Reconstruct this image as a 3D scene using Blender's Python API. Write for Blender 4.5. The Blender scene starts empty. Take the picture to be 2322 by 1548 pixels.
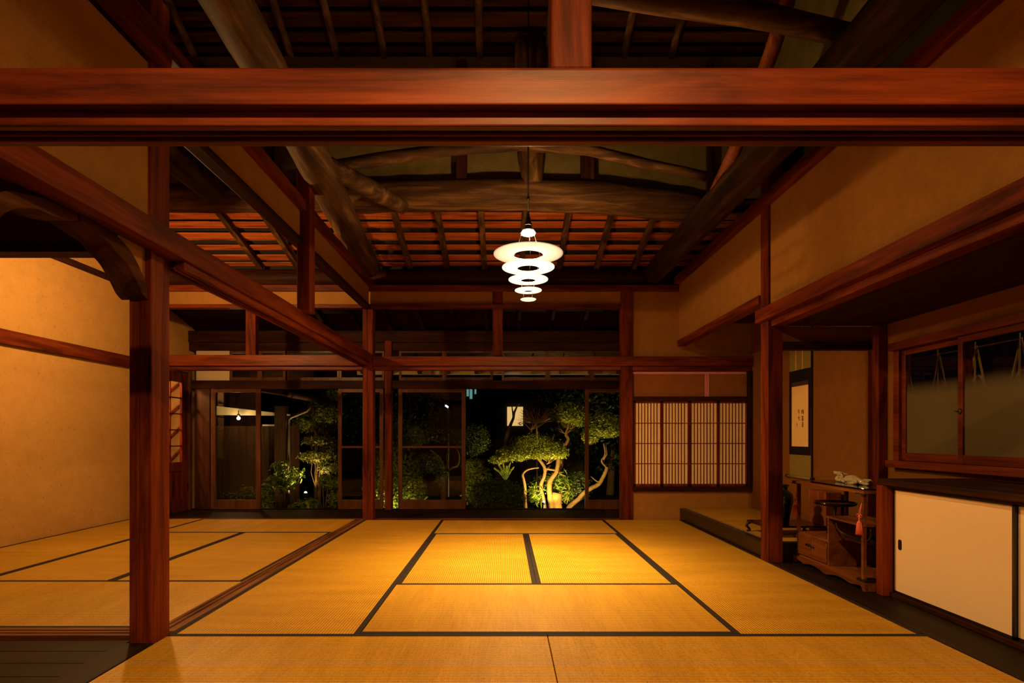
import bpy, math, random
import numpy as np
from mathutils import Vector, Matrix
random.seed(7); RNG = np.random.default_rng(11)
SC = bpy.context.scene; COL = SC.collection
# ------------------------------------------------------------------ camera, world, exposure
VX, VY, FPX, EYE = 1145.0, 990.0, 1240.0, 0.957
cd = bpy.data.cameras.new('camera'); cam = bpy.data.objects.new('camera', cd); COL.objects.link(cam)
cam.location = (0, 0, EYE); cam.rotation_euler = (math.pi/2, 0, 0)
cd.sensor_width = 36; cd.sensor_fit = 'HORIZONTAL'; cd.lens = 36*FPX/2322
cd.shift_x = (1161-VX)/2322; cd.shift_y = (VY-774)/2322; cd.clip_start = 0.02; cd.clip_end = 200
SC.camera = cam
w = bpy.data.worlds.new('night'); SC.world = w; w.use_nodes = True
w.node_tree.nodes['Background'].inputs[0].default_value = (0.12, 0.17, 0.30, 1)
w.node_tree.nodes['Background'].inputs[1].default_value = 0.0025
vs = SC.view_settings; vs.view_transform = 'Standard'; vs.look = 'None'; vs.gamma = 1; vs.use_curve_mapping = False
vs.exposure = 0.0
SC.cycles.use_denoising = True
SC.cycles.max_bounces = 10; SC.cycles.diffuse_bounces = 5; SC.cycles.transparent_max_bounces = 16
SC.cycles.sample_clamp_indirect = 6
SC.cycles.caustics_reflective = False; SC.cycles.caustics_refractive = False
WARM = (1.0, 0.52, 0.17)
def light(name, kind, loc, power, color=WARM, radius=0.03, angle=180, blend=0.02, rot=(0, 0, 0)):
    l = bpy.data.lights.new(name, kind); l.energy = power; l.color = color
    if kind != 'AREA': l.shadow_soft_size = radius
    if kind == 'AREA': l.shape = 'DISK'; l.size = 2*radius
    if kind == 'SPOT': l.spot_size = math.radians(angle); l.spot_blend = blend
    o = bpy.data.objects.new(name, l); COL.objects.link(o); o.location = loc; o.rotation_euler = rot
    return o
# the lamp of the room the camera stands in (behind the camera)
light('near_room_lamp_light', 'AREA', (0.2, -0.25, 2.56), 138, radius=0.05)
light('near_room_lamp_glow', 'SPOT', (0.2, -0.25, 2.56), 5, radius=0.04, angle=179, blend=0.02)
# the corridor light that grazes the beam end at the picture's edge
light('corridor_lamp_light', 'POINT', (-1.25, 0.25, 2.35), 5, radius=0.05)

# ------------------------------------------------------------------ helpers
def at(px, py, Y): return ((px-VX)*Y/FPX, Y, EYE+(VY-py)*Y/FPX)
WL = {}
class MB:
    def __init__(s): s.v = []; s.f = []
    def add(s, v, f):
        n = len(s.v); s.v.extend([tuple(p) for p in v]); s.f.extend([tuple(i+n for i in q) for q in f]); return s
    def box(s, x0, x1, y0, y1, z0, z1):
        return s.add([(x0,y0,z0),(x1,y0,z0),(x1,y1,z0),(x0,y1,z0),(x0,y0,z1),(x1,y0,z1),(x1,y1,z1),(x0,y1,z1)],
                     [(0,3,2,1),(4,5,6,7),(0,1,5,4),(1,2,6,5),(2,3,7,6),(3,0,4,7)])
    def slab(s, x0, x1, y0, z0, y1, z1, t):          # sloping board, underside given, t thick
        return s.add([(x0,y0,z0),(x1,y0,z0),(x1,y1,z1),(x0,y1,z1),(x0,y0,z0+t),(x1,y0,z0+t),(x1,y1,z1+t),(x0,y1,z1+t)],
                     [(0,3,2,1),(4,5,6,7),(0,1,5,4),(1,2,6,5),(2,3,7,6),(3,0,4,7)])
    def prism(s, pts, vec):
        n = len(pts); vec = Vector(vec)
        v = [Vector(p) for p in pts]; v += [p+vec for p in v]
        f = [tuple(range(n-1, -1, -1)), tuple(range(n, 2*n))]
        f += [(i, (i+1) % n, n+(i+1) % n, n+i) for i in range(n)]
        return s.add(v, f)
    def tube(s, path, radii, n=10, cap=True, wob=0.0, flat=1.0):
        P = [Vector(p) for p in path]
        if not hasattr(radii, '__len__'): radii = [radii]*len(P)
        V = []; F = []; ref = None
        for i, p in enumerate(P):
            d = (P[min(i+1, len(P)-1)]-P[max(i-1, 0)]).normalized()
            if ref is None:
                ref = Vector((0,0,1)) if abs(d.z) < .9 else Vector((1,0,0))
            a = (ref-d*ref.dot(d)).normalized(); ref = a; b = d.cross(a)
            for k in range(n):
                t = 2*math.pi*k/n; r = radii[i]*(1+wob*(random.random()-.5))
                V.append(p+a*math.cos(t)*r*flat+b*math.sin(t)*r)
        for i in range(len(P)-1):
            for k in range(n):
                F.append((i*n+k, i*n+(k+1) % n, (i+1)*n+(k+1) % n, (i+1)*n+k))
        if cap: F.append(tuple(range(n-1, -1, -1))); F.append(tuple(range((len(P)-1)*n, len(P)*n)))
        return s.add(V, F)
    def lathe(s, prof, c=(0,0,0), n=32, closed=False):
        V = []; F = []; m = len(prof)
        for r, z in prof:
            for k in range(n):
                t = 2*math.pi*k/n; V.append((c[0]+r*math.cos(t), c[1]+r*math.sin(t), c[2]+z))
        for i in range(m if closed else m-1):
            j = (i+1) % m
            for k in range(n): F.append((i*n+k, i*n+(k+1) % n, j*n+(k+1) % n, j*n+k))
        if not closed:
            F.append(tuple(range(n-1, -1, -1))); F.append(tuple(range((m-1)*n, m*n)))
        return s.add(V, F)
    def ball(s, c, r, n=14, m=9, rot=0.0):
        r = (r, r, r) if not hasattr(r, '__len__') else r
        V = []; F = []; cr, sr = math.cos(rot), math.sin(rot)
        for i in range(m+1):
            a = math.pi*i/m
            for k in range(n):
                t = 2*math.pi*k/n
                x, y, z = r[0]*math.sin(a)*math.cos(t), r[1]*math.sin(a)*math.sin(t), r[2]*math.cos(a)
                V.append((c[0]+x, c[1]+y*cr-z*sr, c[2]+y*sr+z*cr))
        for i in range(m):
            for k in range(n): F.append((i*n+k, (i+1)*n+k, (i+1)*n+(k+1) % n, i*n+(k+1) % n))
        return s.add(V, F)
    def obj(s, name, mat, parent=None, smooth=False, bevel=0.0, sub=0):
        V = np.array(s.v, dtype=float)
        if parent is not None: org = np.array(WL[parent.name])
        else: org = np.array([(V[:,0].min()+V[:,0].max())/2, (V[:,1].min()+V[:,1].max())/2, V[:,2].min()])
        me = bpy.data.meshes.new(name); me.from_pydata((V-org).tolist(), [], s.f); me.update()
        me.materials.append(mat)
        if smooth: me.polygons.foreach_set('use_smooth', [True]*len(me.polygons))
        o = bpy.data.objects.new(name, me); COL.objects.link(o)
        WL[o.name] = tuple(org)
        if parent is not None: o.parent = parent
        else: o.location = org
        if bevel:
            b = o.modifiers.new('edge', 'BEVEL'); b.width = bevel; b.segments = 2; b.limit_method = 'ANGLE'
        if sub:
            b = o.modifiers.new('round', 'SUBSURF'); b.levels = sub; b.render_levels = sub
        return o
def tag(o, label=None, cat=None, group=None, kind=None):
    if label: o['label'] = label
    if cat: o['category'] = cat
    if group: o['group'] = group
    if kind: o['kind'] = kind
    return o
def thing(name, loc, label, cat, group=None, kind=None):
    o = bpy.data.objects.new(name, None); COL.objects.link(o); o.location = loc; o.empty_display_size = .1
    WL[o.name] = tuple(loc)
    return tag(o, label, cat, group, kind)
def one(name, mb, mat, label, cat, group=None, bevel=0.0, smooth=False, kind=None):
    return tag(mb.obj(name, mat, bevel=bevel, smooth=smooth), label, cat, group, kind)
def struct(name, mb, mat, label, cat, bevel=0.0, smooth=False):
    return tag(mb.obj(name, mat, bevel=bevel, smooth=smooth), label, cat, None, 'structure')
def Bx(*a): return MB().box(*a)
def copy_tree(o, parent=None, delta=(0, 0, 0)):
    c = o.copy(); COL.objects.link(c); c.parent = parent
    if parent is None: c.location = Vector(o.location)+Vector(delta)
    for ch in list(o.children): copy_tree(ch, c)
    return c

# ------------------------------------------------------------------ materials
def newmat(name):
    m = bpy.data.materials.new(name); m.use_nodes = True; nt = m.node_tree
    return m, nt, nt.nodes['Principled BSDF']
def N(nt, t, **kw):
    n = nt.nodes.new(t)
    for k, v in kw.items():
        if k.startswith('i_'):
            n.inputs[int(k[2:]) if k[2:].isdigit() else k[2:]].default_value = v
        else: setattr(n, k, v)
    return n
def ramp(nt, stops, fac):
    r = N(nt, 'ShaderNodeValToRGB'); e = r.color_ramp.elements
    while len(e) < len(stops): e.new(0.5)
    for i, (p, c) in enumerate(stops): e[i].position = p; e[i].color = (*c, 1)
    nt.links.new(fac, r.inputs[0]); return r.outputs[0]
def mult(nt, a, b, fac=1.0, mode='MULTIPLY'):
    m = N(nt, 'ShaderNodeMix', data_type='RGBA', blend_type=mode); m.inputs[0].default_value = fac
    nt.links.new(a, m.inputs[6]); nt.links.new(b, m.inputs[7]); return m.outputs[2]
def coords(nt, scale, rnd=True):
    tc = N(nt, 'ShaderNodeTexCoord'); src = tc.outputs['Object']
    if rnd:
        oi = N(nt, 'ShaderNodeObjectInfo'); mu = N(nt, 'ShaderNodeMath', operation='MULTIPLY', i_1=37.0)
        nt.links.new(oi.outputs['Random'], mu.inputs[0])
        ad = N(nt, 'ShaderNodeVectorMath', operation='ADD'); nt.links.new(src, ad.inputs[0]); nt.links.new(mu.outputs[0], ad.inputs[1]); src = ad.outputs[0]
    mp = N(nt, 'ShaderNodeMapping'); mp.inputs['Scale'].default_value = scale; nt.links.new(src, mp.inputs[0])
    return mp.outputs[0]
def axes(axis, along, across):
    s = [across]*3; s['XYZ'.index(axis)] = along; return tuple(s)
def wood(name, axis, dark, mid, light_, rough=0.47, bump=0.10, fine=70.0, spec=0.20, grain=7.0):
    m, nt, b = newmat(name); L = nt.links.new
    n1 = N(nt, 'ShaderNodeTexNoise', i_Scale=1.0, i_Detail=5.0, i_Roughness=0.6, i_Distortion=0.6)
    L(coords(nt, axes(axis, 1.3, grain*1.6)), n1.inputs['Vector'])
    n2 = N(nt, 'ShaderNodeTexNoise', i_Scale=1.0, i_Detail=4.0, i_Roughness=0.65)
    L(coords(nt, axes(axis, 2.2, fine)), n2.inputs['Vector'])
    c = ramp(nt, [(0.34, dark), (0.5, mid), (0.70, light_)], n1.outputs[0])
    g = ramp(nt, [(0.30, (.62, .55, .5)), (0.62, (1.08, 1.06, 1.05))], n2.outputs[0])
    L(mult(nt, c, g), b.inputs['Base Color'])
    b.inputs['Roughness'].default_value = rough; b.inputs['Specular IOR Level'].default_value = spec
    bp = N(nt, 'ShaderNodeBump', i_Strength=bump, i_Distance=0.004); L(n2.outputs[0], bp.inputs['Height']); L(bp.outputs[0], b.inputs['Normal'])
    return m
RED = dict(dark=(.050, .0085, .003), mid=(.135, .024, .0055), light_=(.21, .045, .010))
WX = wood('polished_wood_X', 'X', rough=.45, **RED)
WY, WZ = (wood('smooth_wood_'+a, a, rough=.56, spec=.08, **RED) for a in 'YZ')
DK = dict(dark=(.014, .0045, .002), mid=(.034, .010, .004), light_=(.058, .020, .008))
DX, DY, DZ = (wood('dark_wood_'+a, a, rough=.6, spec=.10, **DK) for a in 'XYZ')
LG = dict(dark=(.022, .010, .004), mid=(.065, .032, .011), light_=(.17, .095, .034))
LX, LY, LZ = (wood('rough_log_'+a, a, rough=.75, bump=.5, fine=26, spec=.2, grain=9, **LG) for a in 'XYZ')
LYD = wood('dark_log_Y', 'Y', (.012,.005,.002), (.03,.013,.005), (.07,.033,.012), rough=.75, bump=.5, fine=26, spec=.15, grain=9)  # darker tone than the other rough logs
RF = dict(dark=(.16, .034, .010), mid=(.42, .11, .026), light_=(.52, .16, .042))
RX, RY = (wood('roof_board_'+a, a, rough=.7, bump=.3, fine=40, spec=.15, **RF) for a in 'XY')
FD = dict(dark=(.008, .004, .002), mid=(.014, .007, .0035), light_=(.024, .013, .0065))
FX, FY = (wood('floor_board_'+a, a, rough=.55, spec=.12, bump=.05, **FD) for a in 'XY')
GY = wood('track_wood', 'Y', (.09, .03, .012), (.17, .068, .026), (.26, .11, .045), rough=.42)
GX = wood('track_wood_X', 'X', (.09, .03, .012), (.17, .068, .026), (.26, .11, .045), rough=.42)
TW = wood('chest_wood', 'Y', (.095, .031, .008), (.17, .057, .013), (.25, .095, .022), rough=.42, bump=.05)
SW = wood('sash_wood', 'Y', (.07, .010, .003), (.13, .022, .006), (.19, .04, .011), rough=.4, bump=.05)
SASH = wood('brown_sash', 'Z', (.085, .034, .015), (.11, .045, .019), (.14, .06, .026), rough=.34, bump=.0)
def plaster(name, base, var=.16, fleck=0.0, rough=.9, bump=.25, scale=9.0):
    m, nt, b = newmat(name); L = nt.links.new
    n1 = N(nt, 'ShaderNodeTexNoise', i_Scale=scale, i_Detail=6.0, i_Roughness=.6); L(coords(nt, (1,1,1)), n1.inputs['Vector'])
    lo = tuple(c*(1-var) for c in base); hi = tuple(min(1, c*(1+var)) for c in base)
    c = ramp(nt, [(.3, lo), (.7, hi)], n1.outputs[0])
    n2 = N(nt, 'ShaderNodeTexNoise', i_Scale=220.0, i_Detail=2.0); L(coords(nt, (1,1,1)), n2.inputs['Vector'])
    g = ramp(nt, [(.35, (.88,.87,.86)), (.65, (1.05,1.05,1.05))], n2.outputs[0]); c = mult(nt, c, g)
    h = n2.outputs[0]
    if fleck:
        nf = N(nt, 'ShaderNodeTexNoise', i_Scale=17.0, i_Detail=3.0, i_Roughness=.7, i_Distortion=2.2); L(coords(nt, (1,1,1.0)), nf.inputs['Vector'])
        f = ramp(nt, [(.0, (1,1,1)), (.640, (1,1,1)), (.685, (1-fleck,)*3), (.73, (1,1,1))], nf.outputs[0]); c = mult(nt, c, f)
        nw = N(nt, 'ShaderNodeTexNoise', i_Scale=6.0, i_Detail=4.0, i_Distortion=1.0); L(coords(nt, (1,1,1.0)), nw.inputs['Vector'])
        ad = N(nt, 'ShaderNodeMath', operation='ADD'); L(nw.outputs[0], ad.inputs[0])
        m2 = N(nt, 'ShaderNodeMath', operation='MULTIPLY', i_1=.12); L(n2.outputs[0], m2.inputs[0]); L(m2.outputs[0], ad.inputs[1]); h = ad.outputs[0]
    L(c, b.inputs['Base Color']); b.inputs['Roughness'].default_value = rough; b.inputs['Specular IOR Level'].default_value = .15
    bp = N(nt, 'ShaderNodeBump', i_Strength=bump, i_Distance=.012 if fleck else .004); L(h, bp.inputs['Height']); L(bp.outputs[0], b.inputs['Normal'])
    return m
PLW = plaster('ochre_plaster', (.33, .165, .042), .10)
PLR = plaster('dimmed_ochre_plaster', (.19, .080, .014), .10)  # ochre plaster darkened; the dimness of alcove and niche is in its colour
PLB = plaster('straw_plaster', (.52, .30, .085), .07, fleck=.45, bump=.35)
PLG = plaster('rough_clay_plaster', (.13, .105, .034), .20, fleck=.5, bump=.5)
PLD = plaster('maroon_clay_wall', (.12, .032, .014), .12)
PLK = plaster('brown_panel_paper', (.26, .10, .030), .08, bump=.05)
WHITE = plaster('white_plaster', (.62, .52, .36), .05, bump=.05)
SOIL = plaster('moss_soil', (.05, .045, .015), .4, bump=.6)
def plain(name, col, rough=.5, metal=0.0, spec=.5, emit=None, es=0.0, coat=0.0, var=.07):
    m, nt, b = newmat(name); b.inputs['Base Color'].default_value = (*col, 1); b.inputs['Roughness'].default_value = rough
    b.inputs['Metallic'].default_value = metal; b.inputs['Specular IOR Level'].default_value = spec; b.inputs['Coat Weight'].default_value = coat
    n = N(nt, 'ShaderNodeTexNoise', i_Scale=40.0, i_Detail=3.0); nt.links.new(coords(nt, (1,1,1)), n.inputs['Vector'])
    nt.links.new(ramp(nt, [(.3, tuple(c*(1-var) for c in col)), (.7, tuple(min(1, c*(1+var)) for c in col))], n.outputs[0]), b.inputs['Base Color'])
    if emit: b.inputs['Emission Color'].default_value = (*emit, 1); b.inputs['Emission Strength'].default_value = es
    return m
BORDER = plain('black_brown_cloth', (.017, .011, .008), .8, spec=.25)
LACQ = plain('black_lacquer', (.006, .004, .004), .10)
LACQ2 = plain('dark_lacquer', (.012, .008, .006), .28)
BLACKM = plain('black_iron', (.010, .008, .007), .4)
BRASS = plain('dull_brass', (.35, .26, .12), .35, metal=.9)
FUSUMA = plain('cream_door_paper', (.82, .66, .44), .75, spec=.2, var=.012)
PAPER = plain('shoji_paper', (.88, .72, .46), .9, spec=.1, var=.02)
PINK = plain('pink_tape', (.66, .24, .36), .5)
CORAL = plain('coral_silk', (.70, .16, .07), .6)
CELADON = plain('celadon_glaze', (.44, .40, .24), .13, coat=.6)
GREENGLZ = plain('dark_green_glaze', (.006, .014, .011), .08, coat=.8)
GREENSILK = plain('olive_silk', (.20, .165, .035), .7)
NAVY = plain('navy_silk', (.011, .008, .012), .8, spec=.1)
GOLDSTRIPE = plain('gold_stripe', (.55, .33, .08), .6)
SCROLLP = plain('scroll_paper', (.80, .58, .27), .85, spec=.1, var=.03)
INK = plain('ink', (.012, .009, .008), .8)
BARK = plaster('pale_bark', (.15, .095, .034), .35, bump=.9, scale=22)
BARKD = plaster('dark_bark', (.10, .06, .03), .3, bump=.7, scale=22)
TWIG = plain('brown_twigs', (.09, .045, .018), .8)
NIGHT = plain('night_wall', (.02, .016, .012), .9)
SHADE = plain('white_shade', (.85, .82, .76), .55, emit=(1, .86, .62), es=.34)
SHADE2 = plain('white_shade_small', (.85, .82, .76), .55, emit=(1, .88, .66), es=1.1)
CHROME = plain('chrome', (.8, .75, .65), .18, metal=1.0)
def emis(name, col, s):
    m = bpy.data.materials.new(name); m.use_nodes = True; nt = m.node_tree; nt.nodes.clear()
    o = N(nt, 'ShaderNodeOutputMaterial'); e = N(nt, 'ShaderNodeEmission'); e.inputs[0].default_value = (*col, 1); e.inputs[1].default_value = s
    nt.links.new(e.outputs[0], o.inputs[0]); return m
BULB = emis('glowing_bulb', (1, .80, .50), 30)
GBULB = emis('garden_bulb', (1, .80, .45), 45)
WBULB = emis('white_tube', (.8, .9, 1), 25)
TEALWIN = emis('teal_window', (.22, .55, .50), .45)
WARMWIN = emis('warm_window', (1, .62, .20), .75)
def glass(name, frost=None):
    m = bpy.data.materials.new(name); m.use_nodes = True; nt = m.node_tree; nt.nodes.clear(); L = nt.links.new
    o = N(nt, 'ShaderNodeOutputMaterial'); t = N(nt, 'ShaderNodeBsdfTransparent'); t.inputs[0].default_value = (.93, .93, .90, 1)
    g = N(nt, 'ShaderNodeBsdfGlossy'); g.inputs['Roughness'].default_value = .0
    fr = N(nt, 'ShaderNodeFresnel'); fr.inputs[0].default_value = 1.45
    gi = N(nt, 'ShaderNodeNewGeometry'); iv = N(nt, 'ShaderNodeMath', operation='SUBTRACT', i_0=1.0); L(gi.outputs['Backfacing'], iv.inputs[1])
    fm = N(nt, 'ShaderNodeMath', operation='MULTIPLY'); L(fr.outputs[0], fm.inputs[0]); L(iv.outputs[0], fm.inputs[1])   # reflect at the outer face only
    mx = N(nt, 'ShaderNodeMixShader'); L(fm.outputs[0], mx.inputs[0]); L(t.outputs[0], mx.inputs[1]); L(g.outputs[0], mx.inputs[2]); out = mx.outputs[0]
    if frost:
        tc = N(nt, 'ShaderNodeTexCoord'); sx = N(nt, 'ShaderNodeSeparateXYZ'); L(tc.outputs['Object'], sx.inputs[0])
        mr = N(nt, 'ShaderNodeMapRange'); mr.inputs['From Min'].default_value = frost[0]; mr.inputs['From Max'].default_value = frost[1]
        mr.inputs['To Min'].default_value = .9; mr.inputs['To Max'].default_value = 0.0; mr.interpolation_type = 'SMOOTHSTEP'; L(sx.outputs[2], mr.inputs[0])
        d = N(nt, 'ShaderNodeBsdfPrincipled'); d.inputs['Base Color'].default_value = (.105, .085, .036, 1); d.inputs['Roughness'].default_value = .55
        m2 = N(nt, 'ShaderNodeMixShader'); L(mr.outputs[0], m2.inputs[0]); L(out, m2.inputs[1]); L(d.outputs[0], m2.inputs[2]); out = m2.outputs[0]
    L(out, o.inputs[0]); return m
GLASS = glass('clear_glass')
def tatami(name, long_axis):
    m, nt, b = newmat(name); L = nt.links.new
    ac = 'Y' if long_axis == 'X' else 'X'
    tc = N(nt, 'ShaderNodeTexCoord'); sx = N(nt, 'ShaderNodeSeparateXYZ'); L(tc.outputs['Object'], sx.inputs[0])
    k = N(nt, 'ShaderNodeMath', operation='MULTIPLY', i_1=2*math.pi/.0145); L(sx.outputs[ac], k.inputs[0])
    sn = N(nt, 'ShaderNodeMath', operation='SINE'); L(k.outputs[0], sn.inputs[0])
    ab = N(nt, 'ShaderNodeMapRange'); ab.inputs['From Min'].default_value = -1; ab.inputs['From Max'].default_value = 1; L(sn.outputs[0], ab.inputs[0])
    n1 = N(nt, 'ShaderNodeTexNoise', i_Scale=1.0, i_Detail=3.0, i_Roughness=.7); L(coords(nt, axes(long_axis, 130.0, 5.0)), n1.inputs['Vector'])
    n2 = N(nt, 'ShaderNodeTexNoise', i_Scale=1.0, i_Detail=4.0); L(coords(nt, axes(long_axis, 9.0, 1.6)), n2.inputs['Vector'])
    n3 = N(nt, 'ShaderNodeTexNoise', i_Scale=1.0, i_Detail=2.0); L(coords(nt, axes(long_axis, 260.0, 70.0)), n3.inputs['Vector'])
    c = ramp(nt, [(.25, (.50, .275, .022)), (.5, (.58, .335, .028)), (.8, (.66, .40, .045))], n1.outputs[0])
    c = mult(nt, c, ramp(nt, [(.3, (.86, .84, .8)), (.7, (1.06, 1.06, 1.06))], n2.outputs[0]))
    c = mult(nt, c, ramp(nt, [(.0, (.48, .43, .36)), (.38, (.92, .91, .9)), (1.0, (1.07, 1.07, 1.07))], ab.outputs[0]))
    c = mult(nt, c, ramp(nt, [(.34, (.72, .68, .6)), (.5, (1, 1, 1))], n3.outputs[0]))
    oi = N(nt, 'ShaderNodeObjectInfo'); c = mult(nt, c, ramp(nt, [(0, (.93, .92, .9)), (1, (1.04, 1.04, 1.04))], oi.outputs['Random']))
    L(c, b.inputs['Base Color']); b.inputs['Roughness'].default_value = .5; b.inputs['Specular IOR Level'].default_value = .28
    bp = N(nt, 'ShaderNodeBump', i_Strength=.5, i_Distance=.0025); L(ab.outputs[0], bp.inputs['Height']); L(bp.outputs[0], b.inputs['Normal'])
    return m
TMX, TMY = tatami('rush_mat_X', 'X'), tatami('rush_mat_Y', 'Y')
def leafmat(name, dark, lite, yellow):
    m, nt, b = newmat(name); L = nt.links.new
    gi = N(nt, 'ShaderNodeNewGeometry')
    c = ramp(nt, [(.0, dark), (.6, lite), (1.0, yellow)], gi.outputs['Random Per Island'])
    L(c, b.inputs['Base Color']); b.inputs['Roughness'].default_value = .42
    tr = N(nt, 'ShaderNodeBsdfTranslucent'); L(c, tr.inputs[0])
    mx = N(nt, 'ShaderNodeMixShader', i_0=.35); L(b.outputs[0], mx.inputs[1]); L(tr.outputs[0], mx.inputs[2])
    L(mx.outputs[0], nt.nodes['Material Output'].inputs[0]); return m
LEAFA = leafmat('clipped_leaves', (.06, .095, .008), (.18, .24, .016), (.38, .36, .03))
LEAFB = leafmat('bright_leaves', (.05, .11, .012), (.15, .25, .02), (.36, .36, .04))
LEAFC = leafmat('dark_leaves', (.020, .042, .008), (.045, .080, .014), (.09, .11, .02))
LEAFR = leafmat('maple_leaves', (.05, .07, .012), (.10, .13, .02), (.24, .15, .03))

# ------------------------------------------------------------------ floors
struct('floor', Bx(-4.45, 3.0, -1.6, 6.36, -.2, -.058), NIGHT, 'dark subfloor under the straw mats of the rooms', 'floor')
mb = MB(); y = 2.60
while y > -1.5: mb.box(-4.37, -1.78, y-.128, y, -.05, -.012); y -= .13
struct('floor_1', mb, FX, 'dark brown plank floor of the corridor beside the pillar', 'floor', bevel=.002)
mb = MB(); y = 6.42
while y < 7.5: mb.box(-4.37, 1.36, y, y+.148, -.09, -.045); y += .15
struct('floor_2', mb, FX, 'dark plank veranda floor before the garden doors', 'floor', bevel=.002)
struct('floor_3', Bx(2.04, 2.86, -1.5, 4.27, -.05, -.002), FY, 'dark board floor strip beside the white cupboard', 'floor', bevel=.003)
struct('ground', Bx(-14, 14, 7.75, 32, -.6, -.42), SOIL, 'dark garden ground outside the glass doors', 'ground')
def mat_(x0, x1, y0, y1, label, group):
    along = 'X' if (x1-x0) > (y1-y0) else 'Y'
    g = .0015; bw = .030
    r = thing('tatami_mat', ((x0+x1)/2, (y0+y1)/2, -.055), label, 'tatami mat', group)
    Bx(x0+g, x1-g, y0+g, y1-g, -.055, 0).obj('woven_mat', TMX if along == 'X' else TMY, r, bevel=.003)
    if along == 'X':
        for a, c in ((y0+g, y0+bw), (y1-bw, y1-g)): Bx(x0+g, x1-g, a-.0005, c, -.05, .0015).obj('cloth_border', BORDER, r)
    else:
        for a, c in ((x0+g, x0+bw), (x1-bw, x1-g)): Bx(a-.0005, c, y0+g, y1-g, -.05, .0015).obj('cloth_border', BORDER, r)
G1 = 'tatami mats of the lamp room'; G2 = 'tatami mats of the side room'
xl, xa, xm, xb, xr = -1.625, -.705, .205, 1.115, 2.03
mat_(xl, xm, 1.75, 2.655, 'straw mat along the picture bottom, beside the foot of the big pillar', G1)
mat_(xm, xr, 1.75, 2.655, 'straw mat along the picture bottom, beside the white cupboard', G1)
mat_(xl, xa, 2.655, 4.478, 'straw mat along the side room threshold, its near half next to the pillar', G1)
mat_(xl, xa, 4.478, 6.30, 'straw mat along the side room threshold, its far half next to the back post', G1)
mat_(xa, xb, 2.655, 3.57, 'crosswise straw mat just in front of the bright pool under the lamp', G1)
mat_(xa, xm, 3.57, 5.39, 'lengthwise straw mat under the lamp, lit brightest, on the pillar side', G1)
mat_(xm, xb, 3.57, 5.39, 'lengthwise straw mat under the lamp, lit brightest, on the alcove side', G1)
mat_(xa, xb, 5.39, 6.30, 'crosswise shaded straw mat at the veranda edge of the lamp room', G1)
mat_(xb, xr, 2.655, 4.478, 'straw mat along the dark board strip before the drawer chest', G1)
mat_(xb, xr, 4.478, 6.30, 'straw mat along the black edge of the raised alcove', G1)
sl, sa, sm, sr = -4.37, -3.5, -2.62, -1.735
mat_(sa, sr, 2.735, 3.645, 'crosswise straw mat nearest the corridor planks in the side room', G2)
mat_(sl, sa, 2.735, 4.56, 'straw mat along the bright plaster wall, its near half', G2)
mat_(sl, sa, 4.56, 6.385, 'straw mat along the bright plaster wall, its far half', G2)
mat_(sa, sm, 3.645, 5.47, 'lengthwise middle straw mat of the side room, on the plaster wall side', G2)
mat_(sm, sr, 3.645, 5.47, 'lengthwise middle straw mat of the side room, on the threshold side', G2)
mat_(sa, sr, 5.47, 6.385, 'crosswise straw mat at the veranda edge of the side room', G2)
# thresholds and edge boards
mb = MB()
for a, c, z in ((-1.735, -1.715, .004), (-1.715, -1.695, -.004), (-1.695, -1.682, .004), (-1.682, -1.662, -.004), (-1.662, -1.625, .004)):
    mb.box(a, c, 2.685, 6.33, -.05, z)
one('threshold', mb, GY, 'grooved brown threshold between the two mat rooms', 'threshold', bevel=.001)
mb = MB()
for a, c, z in ((2.625, 2.65, .004), (2.65, 2.67, -.004), (2.67, 2.685, .004), (2.685, 2.705, -.004), (2.705, 2.733, .004)):
    mb.box(-4.37, -1.757, a, c, -.05, z)
one('threshold', mb, GX, 'brown threshold between corridor planks and side room mats', 'threshold', bevel=.001)
one('threshold', Bx(-1.777, -1.628, -1.5, 2.535, -.05, .002), FY, 'flat dark edge board running from the pillar foot to the picture bottom', 'threshold', bevel=.003)
one('edge_board', Bx(-4.37, 1.345, 6.39, 6.425, -.09, .002), WX, 'thin reddish edge board between mats and veranda planks', 'board', bevel=.003)

# ------------------------------------------------------------------ posts
def post(x0, x1, y0, y1, z0, z1, label, mat=None, name='wooden_post', group=None, bevel=.006):
    return one(name, Bx(x0, x1, y0, y1, z0, z1), mat or WZ, label, 'post', group, bevel=bevel)
mb = Bx(-1.702, -1.642, 2.54, 2.68, -.02, 3.05); mb.box(-1.752, -1.705, 2.548, 2.67, -.02, 1.86)
one('wooden_post', mb, WZ, 'big reddish brown pillar standing between corridor and lamp room', 'post', bevel=.006)
mb = Bx(-1.648, -1.593, 6.33, 6.45, -.06, 2.44); mb.box(-1.590, -1.528, 6.33, 6.45, -.06, 2.44)
one('wooden_post', mb, WZ, 'split back post where the side beam meets the veranda', 'post', bevel=.005)
post(1.348, 1.482, 6.335, 6.45, -.06, 2.645, 'back post beside the paper lattice window')
post(2.0, 2.115, 4.16, 4.28, -.002, 3.05, 'alcove post of smooth reddish wood standing at the mat edge')
post(-1.6, -1.5, 4.2, 4.32, 1.92, 3.02, 'square strut standing on the long side beam in mid air')
post(.114, .215, 1.348, 1.44, 1.864, 3.1, 'square strut standing on the broad front crossbeam')
post(-.143, -.026, 6.36, 6.45, 1.90, 2.645, 'short post over the back lintel, beneath the lamp rings')
post(-3.017, -2.90, 6.36, 6.45, 1.90, 2.455, 'short post over the back lintel of the side room')
post(-1.655, -1.562, 7.53, 7.64, -.09, 2.28, 'veranda post between two glass doors, next to the back post')
post(2.80, 2.868, 4.10, 4.22, 0, 1.80, 'dark wall post at the alcove corner by the glass window')
post(2.268, 2.335, 3.285, 3.345, -.002, .665, 'small dark post at the end of the white cupboard')

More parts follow.
